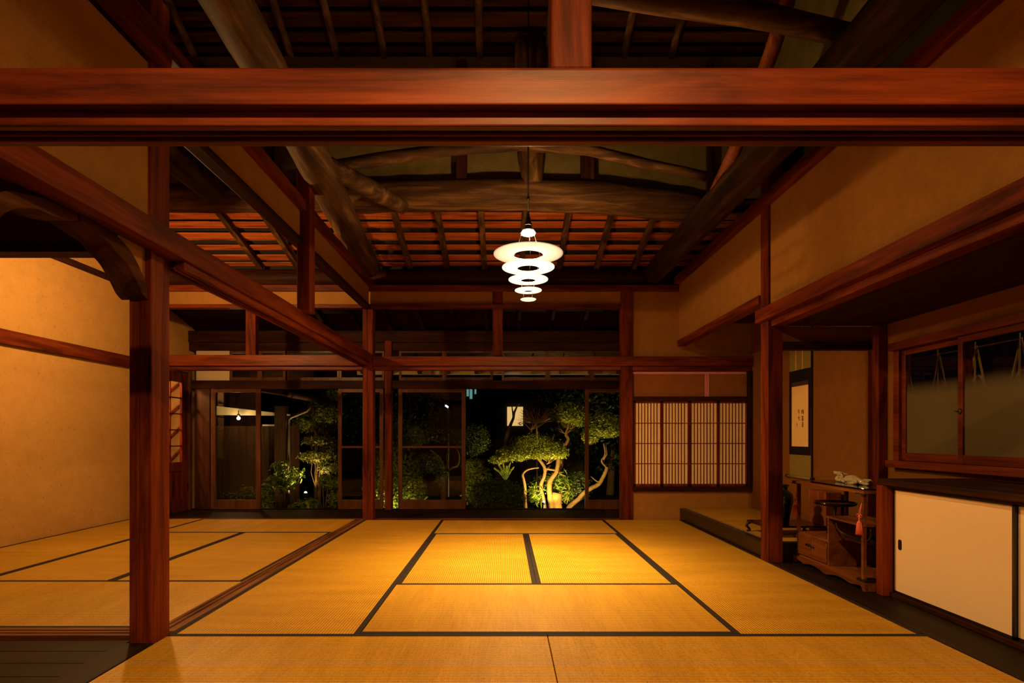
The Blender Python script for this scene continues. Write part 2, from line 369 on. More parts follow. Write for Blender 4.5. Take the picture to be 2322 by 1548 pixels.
# ------------------------------------------------------------------ lintels and beams
def beam(label, parts, name='lintel_beam', cat='beam', group=None):
    v = np.array(parts[0][1].v); r = thing(name, tuple((v.min(0)+v.max(0))/2), label, cat, group)
    for nm, b_, mat in parts: b_.obj(nm, mat, r, bevel=.004)
    return r
nz = MB().prism([(-1.64,1.345,1.774), (-1.64,1.345,1.862), (-1.64,1.358,1.873), (-1.64,1.376,1.873), (-1.64,1.376,1.774)], (3.64,0,0))
kz = MB()
for a, c, z in ((1.377,1.403,1.74), (1.403,1.4215,1.756), (1.4215,1.430,1.74), (1.430,1.449,1.756), (1.449,1.478,1.74)): kz.box(-1.64, 1.98, a, c, z, 1.80)
beam('broad polished front crossbeam spanning the whole picture', [('face_board', nz, WX), ('grooved_track', kz, WX)], 'crossbeam')
kz = MB()
for a, c, z in ((-1.60,-1.575,1.775), (-1.62,-1.60,1.787), (-1.632,-1.62,1.775), (-1.652,-1.632,1.787), (-1.68,-1.652,1.775)): kz.box(a, c, 2.685, 6.33, z, 1.82)
kz.box(-1.70, -1.59, -1.2, 2.535, 1.828, 1.86)
beam('long side beam running from the front to the back post', [('face_board', Bx(-1.64, -1.555, -1.2, 6.33, 1.818, 1.925), WY), ('grooved_track', kz, WY)])
kz = MB()
for a, c, z in ((6.335,6.36,1.732), (6.36,6.38,1.744), (6.38,6.39,1.732), (6.39,6.41,1.744), (6.41,6.44,1.732)): kz.box(-4.28, -1.652, a, c, z, 1.776)
beam('back lintel of the side room with a glint near its end', [('face_board', Bx(-4.28, -1.652, 6.305, 6.36, 1.776, 1.902), WX), ('grooved_track', kz, WX)])
kz = MB()
for a, c, z in ((6.335,6.36,1.732), (6.36,6.38,1.744), (6.38,6.39,1.732), (6.39,6.41,1.744), (6.41,6.44,1.732)): kz.box(-1.525, 1.346, a, c, z, 1.776)
kz.box(1.484, 2.865, 6.34, 6.40, 1.722, 1.776)
beam('back lintel of the lamp room above the garden doors', [('face_board', Bx(-1.525, 2.865, 6.305, 6.36, 1.776, 1.885), WX), ('grooved_track', kz, WX)])
beam('side lintel above the cupboard niche, reaching the alcove post', [('face_board', Bx(1.965, 2.02, -1.2, 4.30, 1.845, 1.943), WY), ('grooved_track', Bx(2.022, 2.115, -1.2, 4.155, 1.795, 1.85), WY)])
one('alcove_lintel', Bx(1.985, 2.085, 4.285, 6.30, 1.995, 2.065), WY, 'sloping-looking lintel over the raised alcove opening', 'beam', bevel=.004)
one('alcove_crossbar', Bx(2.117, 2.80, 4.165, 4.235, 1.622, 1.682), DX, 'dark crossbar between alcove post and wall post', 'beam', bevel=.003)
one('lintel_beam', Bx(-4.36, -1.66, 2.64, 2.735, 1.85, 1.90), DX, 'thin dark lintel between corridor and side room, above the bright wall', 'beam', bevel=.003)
one('wall_rail', Bx(1.955, 2.05, -1.2, 6.32, 2.72, 2.80), WY, 'red top rail along the ochre wall over the alcove', 'rail', bevel=.004)
one('wall_rail', Bx(-1.63, -1.525, -1.2, 6.32, 2.69, 2.77), WY, 'red top rail over the long side beam', 'rail', bevel=.004)
mb = Bx(-1.63, -1.55, 2.69, 6.32, 2.43, 2.462); mb.box(-1.62, -1.56, 2.69, 6.32, 2.462, 2.485)
one('wall_rail', mb, DY, 'lower rail under the hanging wall strip over the side beam', 'rail', bevel=.003)
one('wall_rail', Bx(-4.28, 2.02, 6.33, 6.40, 2.645, 2.715), WX, 'red rail along the top of the back wall', 'rail', bevel=.004)
one('wall_rail', Bx(-4.28, 1.346, 6.335, 6.42, 2.450, 2.494), WX, 'rail under the plaster strip of the back wall', 'rail', bevel=.003)
one('wall_rail', Bx(-4.37, -4.325, 2.74, 6.40, 1.762, 1.888), WY, 'dark rail halfway up the bright plaster wall', 'rail', bevel=.004)
one('wall_rail', Bx(-4.37, -4.33, 2.74, 6.40, 2.675, 2.735), DY, 'thin dark rail high on the bright plaster wall', 'rail', bevel=.003)

# curved brace and arch under the side beam, beside the pillar
lo = [(2.131,1.797), (2.19,1.785), (2.285,1.770), (2.326,1.746), (2.396,1.716), (2.462,1.654), (2.498,1.612), (2.538,1.59)]
up = [(2.538,1.655), (2.50,1.700), (2.44,1.765), (2.36,1.808), (2.27,1.822), (2.131,1.826)]
BRW = wood('brace_wood', 'Y', (.03,.011,.004), (.07,.027,.009), (.11,.048,.016), rough=.75, spec=.05, fine=30)
def smooth2(p, n=4):
    out = []
    for i in range(len(p)-1):
        q = [np.array(p[max(0, min(len(p)-1, i+k))]) for k in (-1, 0, 1, 2)]
        for j in range(n):
            t = j/n; out.append(tuple(.5*(2*q[1]+(q[2]-q[0])*t+(2*q[0]-5*q[1]+4*q[2]-q[3])*t*t+(3*q[1]-q[0]-3*q[2]+q[3])*t**3)))
    return out+[p[-1]]
one('curved_brace', MB().prism([(-1.78, a, z) for a, z in smooth2(lo)+smooth2(up)], (.125, 0, 0)), BRW, 'curved dark brace springing from the big pillar', 'brace', bevel=.004)
lo = [(2.129,1.797), (2.067,1.779), (2.0,1.768), (1.947,1.766), (1.881,1.744), (1.835,1.713), (1.798,1.675), (1.74,1.58)]
up = [(1.70,1.60), (1.80,1.76), (1.897,1.800), (1.98,1.820), (2.129,1.826)]
one('curved_brace', MB().prism([(-1.78, a, z) for a, z in smooth2(lo)+smooth2(up)], (.12, 0, 0)), BRW, 'curved arch timber under the side beam at the picture edge', 'brace', bevel=.004)
struct('wall_corridor', MB().prism([(-1.70,2.537,1.66), (-1.70,2.50,1.705), (-1.70,2.44,1.77), (-1.70,2.36,1.812), (-1.70,2.36,1.828), (-1.70,2.537,1.828)], (.03,0,0)), PLW, 'small ochre plaster corner over the curved brace', 'wall')

# ------------------------------------------------------------------ walls
mb = Bx(-4.45, -4.37, 2.64, 6.50, -.06, 3.3); mb.box(-4.45, -4.37, 7.52, 7.7, -.06, 3.3); mb.box(-4.45, -4.37, 6.50, 7.52, 1.84, 3.3)
struct('wall_left', mb, PLB, 'bright straw-flecked plaster wall of the side room', 'wall')
struct('wall_left_upper', Bx(-1.70, -1.655, -1.2, 2.538, 1.862, 2.69), PLW, 'ochre plaster wall over the side beam, in front of the pillar', 'wall')
struct('wall_left_hanging', Bx(-1.61, -1.575, 2.69, 6.32, 2.485, 2.69), PLW, 'hanging ochre plaster strip over the side beam', 'wall')
mb = Bx(-4.36, 1.346, 6.37, 6.41, 2.494, 2.645); mb.box(1.484, 2.03, 6.37, 6.41, 1.886, 2.645)
mb.box(1.484, 2.87, 6.37, 6.42, -.06, .325)
mb.box(2.03, 2.87, 6.37, 6.42, 1.886, 2.28)
struct('wall_back', mb, PLW, 'ochre plaster of the back wall', 'wall')
mb = Bx(2.02, 2.06, -1.2, 4.158, 1.943, 2.72); mb.box(2.02, 2.06, 4.282, 6.36, 2.06, 2.72)
struct('wall_right_upper', mb, PLW, 'ochre plaster wall above the alcove and the niche', 'wall')
mb = Bx(2.87, 2.95, 4.10, 6.42, -.06, 2.3); mb.box(2.87, 2.95, -1.5, 4.10, -.06, .735); mb.box(2.87, 2.95, -1.5, 4.10, 1.64, 2.0)
mb.box(2.87, 2.95, 4.02, 4.10, .735, 1.64); mb.box(2.87, 2.95, -1.5, 1.2, .735, 1.64)
mb.box(2.117, 2.80, 4.19, 4.22, 1.682, 1.80)
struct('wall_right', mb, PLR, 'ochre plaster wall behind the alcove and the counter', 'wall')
struct('wall_veranda_light_stop', Bx(1.81, 1.87, 6.43, 7.7, -.42, 2.8), PLR, 'unseen wall added to keep garden light out of the veranda end', 'wall')  # unseen wall, added so garden light does not leak in
struct('wall_sky_block', Bx(-4.45, 2.95, 6.60, 6.66, 2.66, 3.2), NIGHT, 'near-black sheet added to block the sky behind the wall plate log', 'wall')  # near-black sheet, added where the sky showed through the gap
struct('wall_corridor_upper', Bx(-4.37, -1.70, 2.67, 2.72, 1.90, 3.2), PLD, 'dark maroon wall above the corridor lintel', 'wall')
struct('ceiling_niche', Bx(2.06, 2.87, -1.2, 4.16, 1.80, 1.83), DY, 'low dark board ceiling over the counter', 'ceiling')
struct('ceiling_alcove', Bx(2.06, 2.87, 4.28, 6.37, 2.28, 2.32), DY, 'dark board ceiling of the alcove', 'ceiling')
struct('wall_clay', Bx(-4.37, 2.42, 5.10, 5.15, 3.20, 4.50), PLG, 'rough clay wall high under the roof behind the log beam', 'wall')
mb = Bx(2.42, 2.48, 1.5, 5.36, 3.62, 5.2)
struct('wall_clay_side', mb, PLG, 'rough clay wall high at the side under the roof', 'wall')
struct('wall_dark_void', Bx(2.9, 2.96, -1.3, 6.5, 2.0, 6.2), NIGHT, 'near-black sheet standing in for the dark roof void over the niche', 'wall')  # near-black sheet in place of the dark open roof void
# camera room: walls and floor behind the viewer that return its light
struct('wall_front', Bx(-4.4, 3.0, -1.62, -1.55, -.1, 3.2), PLW, 'plaster wall behind the viewer', 'wall')
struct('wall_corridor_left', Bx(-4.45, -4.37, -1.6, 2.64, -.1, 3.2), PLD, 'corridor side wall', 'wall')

# ------------------------------------------------------------------ roofs
def zlow(y): return 2.965+.28*(6.38-y)
def zhigh(y): return 4.42+.45*(5.30-y)
def zver(y): return 2.735+.27*(6.45-y)+.02
mb = MB(); y = 6.50; k = 0
while y > 5.30:
    wd = (.085, .11, .04, .095, .06, .10, .05)[k % 7]; up_ = (.0, .0, .035, .0, .028, .0, .03)[k % 7]; xs = -4.4
    while xs < 2.9:
        xe = min(2.9, xs+random.choice((.44, .88, .88, 1.32))); d_ = random.uniform(-.006, .006)
        mb.slab(xs+.001, xe-.001, y-wd+d_, zlow(y-wd)+.04+up_, y+d_*.5, zlow(y)+.052+up_, .012); xs = xe
    y -= wd+(.03, .034, .012, .03, .016, .03, .014)[k % 7]; k += 1
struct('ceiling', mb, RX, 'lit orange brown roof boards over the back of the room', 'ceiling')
mb = MB().slab(-4.5, 2.95, 5.28, zlow(5.28)+.11, 6.6, zlow(6.6)+.11, .03)
mb.slab(-4.5, 2.95, -1.6, zhigh(-1.6)+.12, 5.35, zhigh(5.35)+.12, .03)
struct('ceiling_1', mb, NIGHT, 'black underside of the roof above the boards', 'ceiling')
mb = MB(); y = 5.33; k = 0
while y > 1.6:
    wd = (.10, .13, .09, .12)[k % 4]; mb.slab(-4.4, 2.9, y-wd, zhigh(y-wd)+.045, y, zhigh(y)+.060, .012)
    y -= wd+.028; k += 1
struct('ceiling_2', mb, wood('dark_roof_board', 'X', (.015, .0045, .002), (.036, .011, .004), (.065, .023, .008), rough=.8, bump=.4, fine=30, spec=.1), 'dark roof boards high above the front beam', 'ceiling')  # darker tone than the boards over the back
mb = MB(); y = 6.46
while y < 7.95: mb.slab(-4.4, 1.80, y, zver(y)+.05, y+.15, zver(y+.15)+.04, .012); y += .155
struct('ceiling_3', mb, DX, 'dark board ceiling sloping over the veranda', 'ceiling')
ORD = ['first', 'second', 'third', 'fourth', 'fifth', 'sixth', 'seventh', 'eighth', 'ninth', 'tenth', 'eleventh', 'twelfth', 'thirteenth']
for i in range(11):
    x = -2.88+.44*i
    one('rafter', MB().slab(x-.03, x+.03, 5.36, zlow(5.36)-.02, 6.46, zlow(6.46)-.02, .06), LY, ORD[i]+' rafter from the bright wall under the orange roof boards', 'rafter', 'rafters of the lit back roof', bevel=.004)
for i, x in enumerate((-2.90, -2.43, -2.0, -1.57, -1.13, -.70, -.235, .40, 1.11, 1.55)):
    p = [(x, 5.28, zhigh(5.28)), (x+.01, 4.6, zhigh(4.6)), (x-.01, 3.9, zhigh(3.9)), (x, 3.0, zhigh(3.0))]
    one('pole_rafter', MB().tube(p, [.034, .036, .04, .042], 8), LY, ORD[i]+' round rafter from the plaster wall side, high above the front beam', 'rafter', 'pole rafters of the high roof', smooth=True)
for i in range(10):
    x = -2.89+.44*i
    one('veranda_rafter', MB().slab(x-.025, x+.025, 6.46, zver(6.46)-.03, 7.56, zver(7.56)-.03, .075), DY, ORD[i]+' rafter from the bright wall over the dark veranda', 'rafter', 'veranda rafters', bevel=.003)

# ------------------------------------------------------------------ logs in the roof
def log(name, pts, radii, label, mat, cat='log beam', n=14, wob=.07):
    P = []; R = []
    for i in range(len(pts)-1):                                    # finer rings for a hewn, uneven surface
        m = max(2, int((Vector(pts[i+1])-Vector(pts[i])).length/.16))
        for j in range(m):
            t = j/m; P.append(Vector(pts[i]).lerp(Vector(pts[i+1]), t)); R.append((radii[i]*(1-t)+radii[i+1]*t)*(1+.05*(random.random()-.5)))
    P.append(Vector(pts[-1])); R.append(radii[-1])
    return one(name, MB().tube(P, R, n, wob=wob), mat, label, cat, smooth=True)
log('roof_log', [(-4.3,5.15,3.20), (-2.6,5.13,3.19), (-1.3,5.12,3.20), (0,5.10,3.215), (.9,5.10,3.19), (1.9,5.12,3.08)], [.12, .125, .14, .145, .15, .13], 'long hewn log crossing the room behind the lamp cord', LX)
log('roof_log', [(-1.52,6.15,2.87), (-1.5,5.64,2.88), (-1.45,4.7,2.95), (-1.40,3.4,3.08), (-1.37,2.6,3.12), (-1.36,1.2,3.10)], [.12, .12, .135, .125, .125, .12], 'crooked pale log running from above the front beam to the back over the side beam', LY)
log('roof_log', [(1.70,6.25,2.82), (1.67,5.0,2.79), (1.68,3.5,2.785), (1.68,1.0,2.79)], [.115, .12, .12, .12], 'thick dark log running along the ochre wall under the roof', LYD)
log('roof_log', [(-2.62,4.92,3.16), (-2.66,4.0,3.19), (-2.70,2.8,3.22)], [.11, .125, .12], 'dark log end poking out over the side room', LYD)
log('roof_log', [(-4.3,6.50,2.845), (-1.6,6.49,2.835), (1.98,6.50,2.83)], [.105, .11, .105], 'long dark wall plate log along the back above the red rail', DX, n=12)
log('roof_strut', [(.255,5.02,3.27), (.24,5.02,3.5), (.235,5.02,3.9), (.23,5.02,4.55)], [.085, .125, .14, .14], 'thick round strut standing on the log behind the lamp cord', LZ)
log('roof_pole', [(.12,4.62,3.42), (.70,4.60,3.37), (1.2,4.58,3.24), (1.68,4.55,3.12)], [.045, .045, .042, .038], 'slim pole sloping down toward the ochre wall, behind the front beam', LX)
log('roof_pole', [(.26,4.62,3.43), (-.5,4.62,3.38), (-1.0,4.62,3.31), (-1.48,4.60,3.22)], [.045, .05, .055, .055], 'slim pole sloping down toward the crooked log, behind the front beam', LX)
log('roof_pole', [(.45,3.02,3.42), (.85,3.02,3.355), (1.3,3.0,3.285), (1.85,2.98,3.15)], [.06, .062, .065, .055], 'knotty pole above the front beam, ending at the dark log', LX)
log('roof_pole', [(-1.44,4.26,3.10), (-1.10,4.60,3.02), (-.92,4.95,3.03)], [.075, .08, .06], 'short hewn brace beside the strut on the side beam', LX)
post(-.45, -.35, 5.02, 5.098, 3.28, 4.42, 'square stud on the clay wall, beside the strut on its pillar side', DZ, 'wall_stud')
post(.70, .82, 5.02, 5.098, 3.28, 4.42, 'square stud on the clay wall, beside the strut on its alcove side', DZ, 'wall_stud')
post(1.87, 1.93, 5.05, 5.098, 3.12, 4.42, 'thin stud where the clay wall meets the alcove side', DZ, 'wall_stud')
post(-2.92, -2.80, 5.03, 5.098, 3.28, 4.42, 'broad stud on the clay wall over the side room', DZ, 'wall_stud')
post(-2.22, -2.15, 5.05, 5.098, 3.28, 4.42, 'narrow stud on the clay wall over the side room', DZ, 'wall_stud')
one('slanting_strut', MB().tube([(1.74,4.75,2.90), (1.84,4.35,3.26), (1.92,3.9,3.75), (1.97,3.7,4.1)], [.05, .052, .055, .055], 8, wob=.06), wood('red_strut', 'Z', (.10,.02,.006), (.20,.05,.014), (.30,.09,.03), rough=.6, bump=.3), 'reddish slanting strut rising from the dark log beside the clay wall', 'strut', smooth=True)
one('purlin', Bx(-4.3, 2.4, 4.50, 4.62, zhigh(4.6)-.09, zhigh(4.6)-.0), DX, 'dark purlin across the high roof at the top of the picture', 'beam', bevel=.005)

# ------------------------------------------------------------------ veranda front: garden doors and transoms
GY_ = 7.60
def px(x, Y=GY_): return (x-VX)*Y/FPX
def pz(y_, Y=GY_): return EYE+(VY-y_)*Y/FPX
one('veranda_beam', Bx(-4.37, 1.80, 7.55, 7.66, 1.622, 1.735), DX, 'dark head beam above the glass garden doors', 'beam', bevel=.004)
one('veranda_beam', Bx(-4.37, 1.80, 7.54, 7.66, 2.262, 2.42), DX, 'dark top beam over the veranda transom windows', 'beam', bevel=.004)
one('veranda_beam', Bx(-4.37, 1.80, 7.56, 7.65, 2.15, 2.26), DX, 'dark board right above the transom windows', 'beam', bevel=.004)
one('door_sill', Bx(-4.37, 1.80, 7.53, 7.68, -.10, -.045), DX, 'dark sill under the glass garden doors', 'sill', bevel=.003)
one('shutter_box', Bx(px(445), px(479), 7.56, 7.62, -.045, 1.62), wood('shutter_wood', 'Z', (.03,.010,.005), (.06,.017,.008), (.09,.028,.012), rough=.5), 'dark maroon board panel at the veranda corner', 'panel', bevel=.003)
def sash(name, x0, x1, z0, z1, y, label, cat, st=.05, rt=.05, rb=.13, mid=None):
    r = thing(name, ((x0+x1)/2, y, z0), label, cat, None, 'structure')
    Bx(x0, x0+st, y-.016, y+.016, z0, z1).obj('frame_stile', SASH, r, bevel=.003)
    Bx(x1-st, x1, y-.016, y+.016, z0, z1).obj('frame_stile', SASH, r, bevel=.003)
    Bx(x0+st, x1-st, y-.014, y+.014, z0, z0+rb).obj('bottom_rail', SASH, r, bevel=.002)
    Bx(x0+st, x1-st, y-.014, y+.014, z1-rt, z1).obj('top_rail', SASH, r, bevel=.002)
    if mid: Bx(x0+st, x1-st, y-.012, y+.012, mid-.013, mid+.013).obj('middle_rail', SASH, r)
    Bx(x0+st, x1-st, y-.002, y+.002, z0+rb, z1-rt).obj('glass_pane', GLASS, r)
    return r
sash('door_1', px(481), px(593), -.044, 1.621, 7.58, 'glass garden door at the veranda corner, with the lamp seen through it', 'glass door', st=.065)
sash('door_2', px(768), px(870), -.044, 1.621, 7.58, 'glass garden door behind the split back post', 'glass door', mid=.816)
sash('door_3', px(904), px(1056), -.044, 1.621, 7.58, 'wide glass garden door with a middle rail, showing room reflections', 'glass door', st=.055, mid=.816)
sash('door_4', px(1326), px(1440), -.044, 1.621, 7.58, 'glass garden door pushed aside next to the clipped trees', 'glass door', st=.05)
one('jamb_panel', Bx(px(446), px(521), 7.59, 7.63, 1.736, 2.15), WHITE, 'white plaster panel over the veranda corner', 'panel')
for i, (a, c, lb) in enumerate(((522, 590, 'beside the white panel'), (590, 648, 'second from the white panel'), (652, 770, 'behind the long side beam'), (770, 872, 'just behind the split back post'),
                                (905, 1008, 'over the door with a middle rail'), (1008, 1118, 'over the open garden gap'), (1138, 1242, 'under the short post, with brass fittings'), (1242, 1342, 'over the clipped trees'), (1342, 1440, 'by the lattice window post'))):
    sash('window_%d' % (i+1), px(a), px(c), 1.736, 2.149, 7.60, 'low transom window '+lb, 'transom window', st=.032, rt=.03, rb=.045)

# ------------------------------------------------------------------ back wall by the lattice window
struct('trim_1', Bx(1.484, 2.865, 6.33, 6.42, .325, .378), DX, 'dark sill under the paper lattice window', 'trim', bevel=.003)
struct('trim_2', Bx(1.484, 2.865, 6.33, 6.42, 1.372, 1.424), DX, 'dark head rail over the paper lattice window', 'trim', bevel=.003)
struct('trim_3', Bx(2.825, 2.868, 6.325, 6.37, .378, 1.722), DZ, 'dark corner trim beside the paper lattice window', 'trim', bevel=.002)
one('wall_panel', Bx(1.484, 2.824, 6.385, 6.41, 1.424, 1.722), PLK, 'brown papered panel between lattice window and lintel', 'panel')
mb = Bx(1.486, 2.815, 6.380, 6.3845, 1.690, 1.716)
one('tape_strip', mb, PINK, 'long pink tape strip under the lintel over the brown panel', 'tape', 'pink tape strips')
mb = Bx(px(1598.5, 6.38), px(1602.5, 6.38), 6.380, 6.3845, 1.426, 1.689); mb.box(px(1603.5, 6.38), px(1607.5, 6.38), 6.380, 6.3845, 1.426, 1.689)
one('tape_strip', mb, PINK, 'upright pink tape strip across the brown panel', 'tape', 'pink tape strips')
ex = [1437, 1500, 1563, 1628, 1694]
for i in range(4):
    x0, x1 = px(ex[i], 6.36)+.001, px(ex[i+1], 6.36)-.001; yy = 6.352 if i in (0, 2) else 6.364
    r = thing('shoji_screen', ((x0+x1)/2, yy, .378), ('lattice paper screen nearest the garden post', 'second lattice paper screen from the garden post', 'third lattice paper screen from the garden post', 'lattice paper screen nearest the alcove corner')[i], 'paper screen', 'shoji screens')
    mb = Bx(x0, x0+.018, yy-.008, yy+.008, .379, 1.371); mb.box(x1-.018, x1, yy-.008, yy+.008, .379, 1.371)
    mb.box(x0, x1, yy-.008, yy+.008, .379, .410); mb.box(x0, x1, yy-.008, yy+.008, 1.349, 1.371); mb.obj('frame', WZ, r, bevel=.001)
    mb = MB()
    for k in range(1, 8): xx = x0+.018+(x1-x0-.036)*k/8; mb.box(xx-.0048, xx+.0048, yy+.0005, yy+.0048, .41, 1.349)
    for k in range(1, 4): zz = .41+.939*k/4; mb.box(x0+.018, x1-.018, yy+.0012, yy+.0048, zz-.0045, zz+.0045)
    mb.obj('lattice', WZ, r)
    Bx(x0+.015, x1-.015, yy+.005, yy+.0065, .40, 1.355).obj('paper', PAPER, r)

# door with glass panes on the bright wall at the veranda end, a stair hall behind it
r = thing('door_5', (-4.36, 7.0, -.045), 'half-glazed wooden door with small panes at the veranda end', 'door', None, 'structure')
D0, D1 = -4.385, -4.350
mb = Bx(D0, D1, 7.37, 7.50, -.045, 1.83); mb.box(D0, D1, 6.51, 6.63, -.045, 1.83)
for a, c in ((-.045, .13), (.50, .62), (1.69, 1.83)): mb.box(D0, D1, 6.63, 7.37, a, c)
mb.obj('frame', WZ, r, bevel=.003)
Bx(D0+.008, D1-.012, 6.63, 7.37, .13, .50).obj('lower_panel', WZ, r)
mb = MB()
for k in range(1, 5): mb.box(D0+.012, D1-.006, 6.63, 7.37, .62+1.07*k/5-.008, .62+1.07*k/5+.008)
for k in range(1, 3): mb.box(D0+.012, D1-.006, 6.63+.74*k/3-.009, 6.63+.74*k/3+.009, .62, 1.69)
mb.obj('muntins', WZ, r); Bx(D0+.016, D0+.020, 6.63, 7.37, .62, 1.69).obj('glass_pane', GLASS, r)
for z in (.28, 1.55): Bx(D1-.002, D1+.007, 7.49, 7.512, z-.05, z+.05).obj('hinge', BLACKM, r)
mb = Bx(-5.00, -4.95, 6.3, 8.41, -.06, 2.6); mb.box(-4.95, -4.47, 8.36, 8.41, -.06, 2.6); mb.box(-4.52, -4.47, 7.7, 8.36, -.42, 2.6); mb.box(-4.95, -4.45, 6.3, 6.35, -.06, 2.6); mb.box(-5.0, -4.47, 6.3, 8.41, 2.6, 2.65)
struct('wall_stair_hall', mb, WHITE, 'pale walls of the stair hall behind the glazed door', 'wall')
r = thing('staircase', (-4.93, 7.9, -.06), 'staircase rails seen slanting through the glazed door panes', 'staircase')
for k in range(4):
    z = .38+.34*k
    MB().prism([(-4.945, 7.7, z), (-4.945, 8.35, z+.37), (-4.945, 8.35, z+.415), (-4.945, 7.7, z+.045)], (.03, 0, 0)).obj('slanting_rail', WZ, r)
light('stair_hall_light', 'POINT', (-4.68, 6.75, 1.9), 75, radius=.05)
mb = Bx(-4.368, -4.325, 7.503, 7.55, -.045, 1.88); mb.box(-4.368, -4.325, 6.46, 7.503, 1.832, 1.88)
struct('trim_4', mb, SASH, 'orange brown frame of the half-glazed door', 'trim', bevel=.003)

# ------------------------------------------------------------------ raised alcove
r = thing('alcove_platform', (2.45, 5.3, 0), 'raised alcove floor edged in black lacquer', 'platform', None)
mb = Bx(2.035, 2.105, 4.283, 6.365, -.04, .128); mb.box(2.12, 2.868, 4.283, 4.345, -.04, .128); mb.obj('lacquer_edge', LACQ2, r, bevel=.006)
Bx(2.105, 2.868, 4.345, 6.365, -.04, .118).obj('base', DX, r)
mb = MB()
Bx(2.12, 2.866, 4.348, 6.365, .1185, .130).obj('straw_top', TMY, r, bevel=.002)
for k in range(60): mb.box(2.1055, 2.120, 4.36+k*.0333, 4.36+k*.0333+.022, .1185, .132)
mb.obj('edge_stitching', plain('pale_stitch', (.28, .19, .08), .8), r)

# scroll on the alcove wall
r = thing('hanging_scroll', (2.86, 5.30, .56), 'tall hanging scroll with calligraphy on cream paper', 'scroll')
Bx(2.860, 2.866, 5.105, 5.495, .575, 2.14).obj('silk_mount', GREENSILK, r)
Bx(2.857, 2.8595, 5.105, 5.495, .782, 1.607).obj('navy_border', NAVY, r)
Bx(2.8555, 2.8568, 5.150, 5.445, .863, 1.450).obj('paper', SCROLLP, r)
Bx(2.8555, 2.8568, 5.150, 5.445, 1.452, 1.492).obj('brocade_band', plain('brown_brocade', (.035, .02, .02), .7), r)
for yy in (5.37, 5.25): Bx(2.856, 2.8595, yy-.009, yy+.009, 1.608, 2.14).obj('silk_stripe', GOLDSTRIPE, r)
rod = MB().tube([(2.852, 5.085, .566), (2.852, 5.515, .566)], .013, 12).obj('roller', GREENSILK, r, smooth=True)
for a, c in ((5.062, 5.088), (5.512, 5.538)): MB().tube([(2.852, a, .566), (2.852, c, .566)], .017, 12).obj('roller_knob', LACQ2, rod)
Bx(2.85, 2.866, 5.088, 5.096, .57, 2.14).obj('hanging_cord', LACQ2, r)
CH = {  # brush strokes, u to the right 0..1, v up 0..1
 'toki': [[(.12,.80),(.10,.30)], [(.12,.80),(.34,.84),(.30,.32)], [(.12,.56),(.30,.58)], [(.10,.32),(.30,.36)], [(.45,.82),(.92,.88)], [(.66,1.0),(.64,.62)], [(.40,.62),(1.0,.68)], [(.48,.42),(.95,.48)], [(.80,.62),(.78,.08),(.64,.16)], [(.54,.32),(.62,.22)]],
 'tomi': [[(.50,1.0),(.52,.90)], [(.14,.80),(.20,.90),(.86,.88),(.78,.74)], [(.32,.76),(.68,.78)], [(.36,.66),(.34,.52),(.66,.54),(.66,.66),(.36,.66)], [(.26,.42),(.24,.06)], [(.26,.42),(.76,.44),(.72,.04)], [(.26,.24),(.72,.26)], [(.50,.42),(.48,.06)], [(.24,.06),(.72,.06)]],
 'kore': [[(.30,.96),(.30,.66)], [(.30,.96),(.66,.96),(.64,.66)], [(.30,.82),(.62,.82)], [(.12,.56),(.88,.58)], [(.50,.58),(.48,.16)], [(.50,.36),(.76,.38)], [(.34,.44),(.14,.04)], [(.28,.22),(.56,.08),(.92,.02)]],
 'ima': [[(.50,1.0),(.08,.62)], [(.50,1.0),(.94,.66)], [(.36,.68),(.62,.68)], [(.22,.50),(.76,.52),(.46,.06)]],
 'nana': [[(.10,.58),(.92,.68)], [(.42,.98),(.40,.20),(.60,.08),(.92,.14),(.92,.30)]],
 'mei': [[(.3,1),(.25,.6),(.5,.5),(.3,.2),(.35,0)], [(.6,.9),(.55,.1)], [(.3,.7),(.7,.75)]]}
for nm, y0, z0, h_, wd in (('toki',5.268,1.166,.056,.050), ('tomi',5.266,1.107,.052,.044), ('kore',5.262,1.048,.050,.042), ('ima',5.330,1.170,.050,.036), ('nana',5.328,1.116,.044,.040), ('mei',5.352,1.046,.050,.014)):
    rr = .0026 if nm != 'mei' else .0012; mb = MB()
    for st in CH[nm]:
        pts = []
        for i in range(len(st)-1):
            for t in (0, .34, .67): pts.append((st[i][0]*(1-t)+st[i+1][0]*t, st[i][1]*(1-t)+st[i+1][1]*t))
        pts.append(st[-1]); n = len(pts)
        mb.tube([(2.8553, y0-u*wd, z0+v*h_) for u, v in pts], [rr*(1.25-.75*i/(n-1)) for i in range(n)], 6)
    mb.obj('brush_character', INK, r)

# low black table with vase
r = thing('low_table', (2.37, 4.64, .13), 'low black lacquer table with curled legs behind the alcove post', 'table')
Bx(2.13, 2.63, 4.47, 4.82, .212, .228).obj('tabletop', LACQ, r, bevel=.004)
for sx, xx in ((-1, 2.16), (1, 2.60)):
    for yy in (4.50, 4.79):
        MB().tube([(xx, yy, .214), (xx+sx*.03, yy, .205), (xx+sx*.045, yy, .18), (xx+sx*.02, yy, .155), (xx+sx*.012, yy, .143), (xx+sx*.04, yy, .137)], [.013, .014, .013, .011, .010, .009], 8).obj('leg', LACQ2, r, smooth=True)
one('vase', MB().lathe([(.040,0), (.046,.004), (.047,.03), (.058,.09), (.074,.17), (.079,.215), (.073,.245), (.050,.268), (.036,.278), (.034,.29), (.036,.305), (.050,.318), (.052,.322), (.045,.322), (.030,.30)], (2.362, 4.64, .2285), 40), GREENGLZ, 'dark green glazed vase with a flared neck on the low black table', 'vase', smooth=True)
